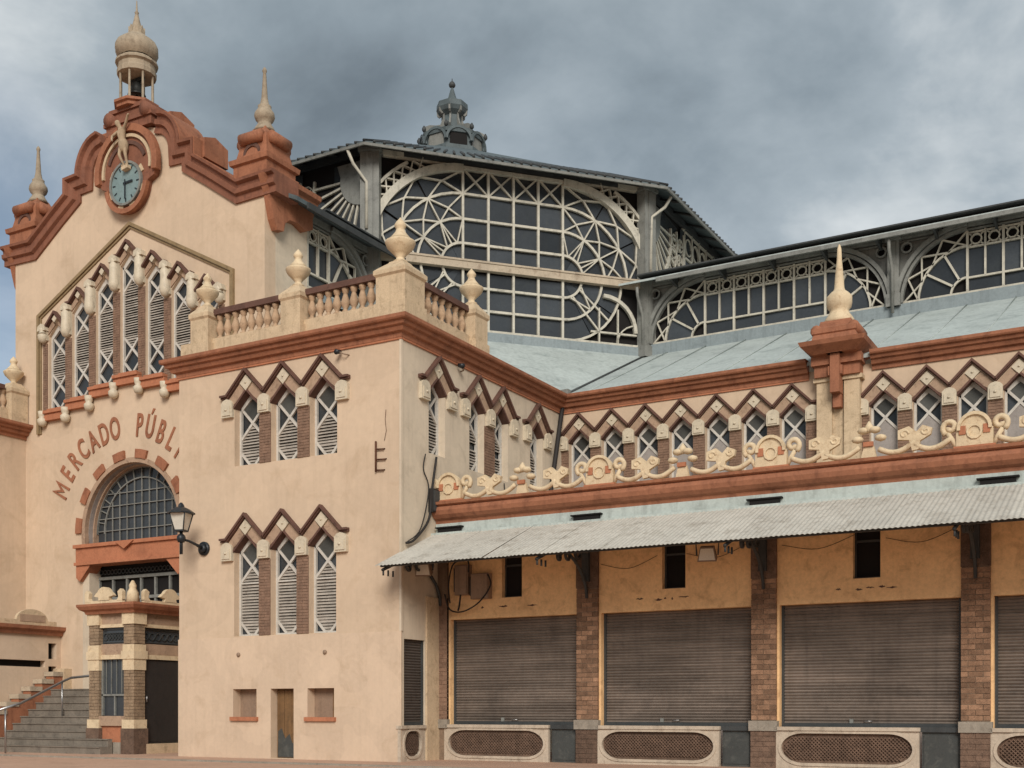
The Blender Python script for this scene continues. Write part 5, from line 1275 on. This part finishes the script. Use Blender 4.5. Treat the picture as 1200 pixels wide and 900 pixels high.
m = MB(); m.lathe([(.24, 0), (.2, .35), (.12, .5), (.14, .6), (.04, .78)], 8, (KX1+.05, KY0-.1, 5.48)); obj('crest', m, 'cream_ornament', kio)

# ------------------------------------------------------------------ steps, parapet and handrail
stp = thing('entrance_steps', 'worn grey stone steps rising to the arched door', 'steps')
for i in range(9):
    x1 = -34.0 if i < 2 else KX0-.02
    y0 = 29.85+.36*i; m = MB(); z = .272*(i+1)
    m.box(-40.15, x1, y0, 33.0 if i > 1 else (30.4 if x1 > KX0 else 33.0), z-.272, z-.04); m.box(-40.15, x1, y0-.04, 33.0 if i > 1 else 30.4, z-.04, z)
    obj('step', m, 'step_stone', stp)
obj('landing', MB().box(-40.15, KX0-.02, 32.9, YG+.6, 0, 2.44), 'step_stone', stp)
pw_ = thing('stair_parapet', 'stepped rust and cream parapet along the left of the entrance steps', 'parapet wall')
for i in range(6):
    y0 = 30.1+.55*i; z = 1.55+.31*i
    m = MB(); m.box(-40.6, -40.15, y0, y0+.55, 0, z-.12); obj('block', m, 'rust_paint', pw_)
    m = MB(); m.box(-40.66, -40.1, y0-.05, y0+.53, z-.12, z+.06); obj('coping', m, 'beam_rusty', pw_)
obj('end_block', MB().box(-40.7, -40.05, 33.3, YG, 0, 3.3), 'cream', pw_)
lb = thing('side_porch', 'low cream porch wall with rust cornice left of the entrance steps', 'porch')
m = MB(); m.prism([(28.6, 0), (YG, 0), (YG, 4.7), (28.6, 4.7)], 0, .4, [[(28.8, 3.35), (32.9, 3.35), (32.9, 3.62), (28.8, 3.62)], [(33.05, 3.7), (33.45, 3.7), (33.45, 4.35), (33.05, 4.35)], [(33.05, 3.1), (33.45, 3.1), (33.45, 3.4), (33.05, 3.4)]])
obj('wall', m, 'plaster_low', lb, (-40.7, 0, 0), RZ)
obj('recess', MB().box(28.7, 33.6, .3, .38, 3.0, 4.5), 'void', lb, (-40.7, 0, 0), RZ)
obj('wall', MB().box(-46, -40.7, 28.6, 29.0, 0, 4.7), 'plaster_low', lb)
obj('roof', MB().box(-46, -40.9, 28.8, YG, 4.6, 4.72), 'stone', lb)
m = MB(); m.sweep([(-46, 28.6), (-40.7, 28.6), (-40.7, YG)], [(0, 4.66), (.12, 4.66), (.16, 4.8), (.3, 4.88), (.32, 5.02), (0, 5.04)]); obj('cornice', m, 'rust_paint', lb)
m = MB(); m.prism([(29, 0), (YG-.3, 0), (YG-.3, .2), (33.0, .2)]+arc(32.2, .2, .75, 0, 180, 12, .45)+[(29, .2)], 0, .15); obj('crest', m, 'cream', lb, (-40.6, 0, 5.03), RZ)
obj('recess', MB().box(31.6, 32.8, -.02, .0, .14, .42), 'tile_band', lb, (-40.6, 0, 5.03), RZ)
hr = thing('handrail', 'steel handrail on thin posts running up the entrance steps', 'handrail')
rp = [(-38, 28.7, 1.6), (-38, 29.6, 1.85), (-38, 31.5, 2.7), (-38, 31.9, 2.86), (-37.8, 32.6, 2.95), (-37.2, 33.2, 3.1)]
obj('rail', MB().tube(rp, .05, 8), 'steel', hr)
for y, z0, z1 in ((28.95, 0, 1.66), (31.5, 1.3, 2.68), (32.9, 2.44, 2.98)): obj('post', MB().tube([(-38 if y < 32 else -37.5, y, z0), (-38 if y < 32 else -37.5, y, z1)], .035, 8), 'steel', hr)
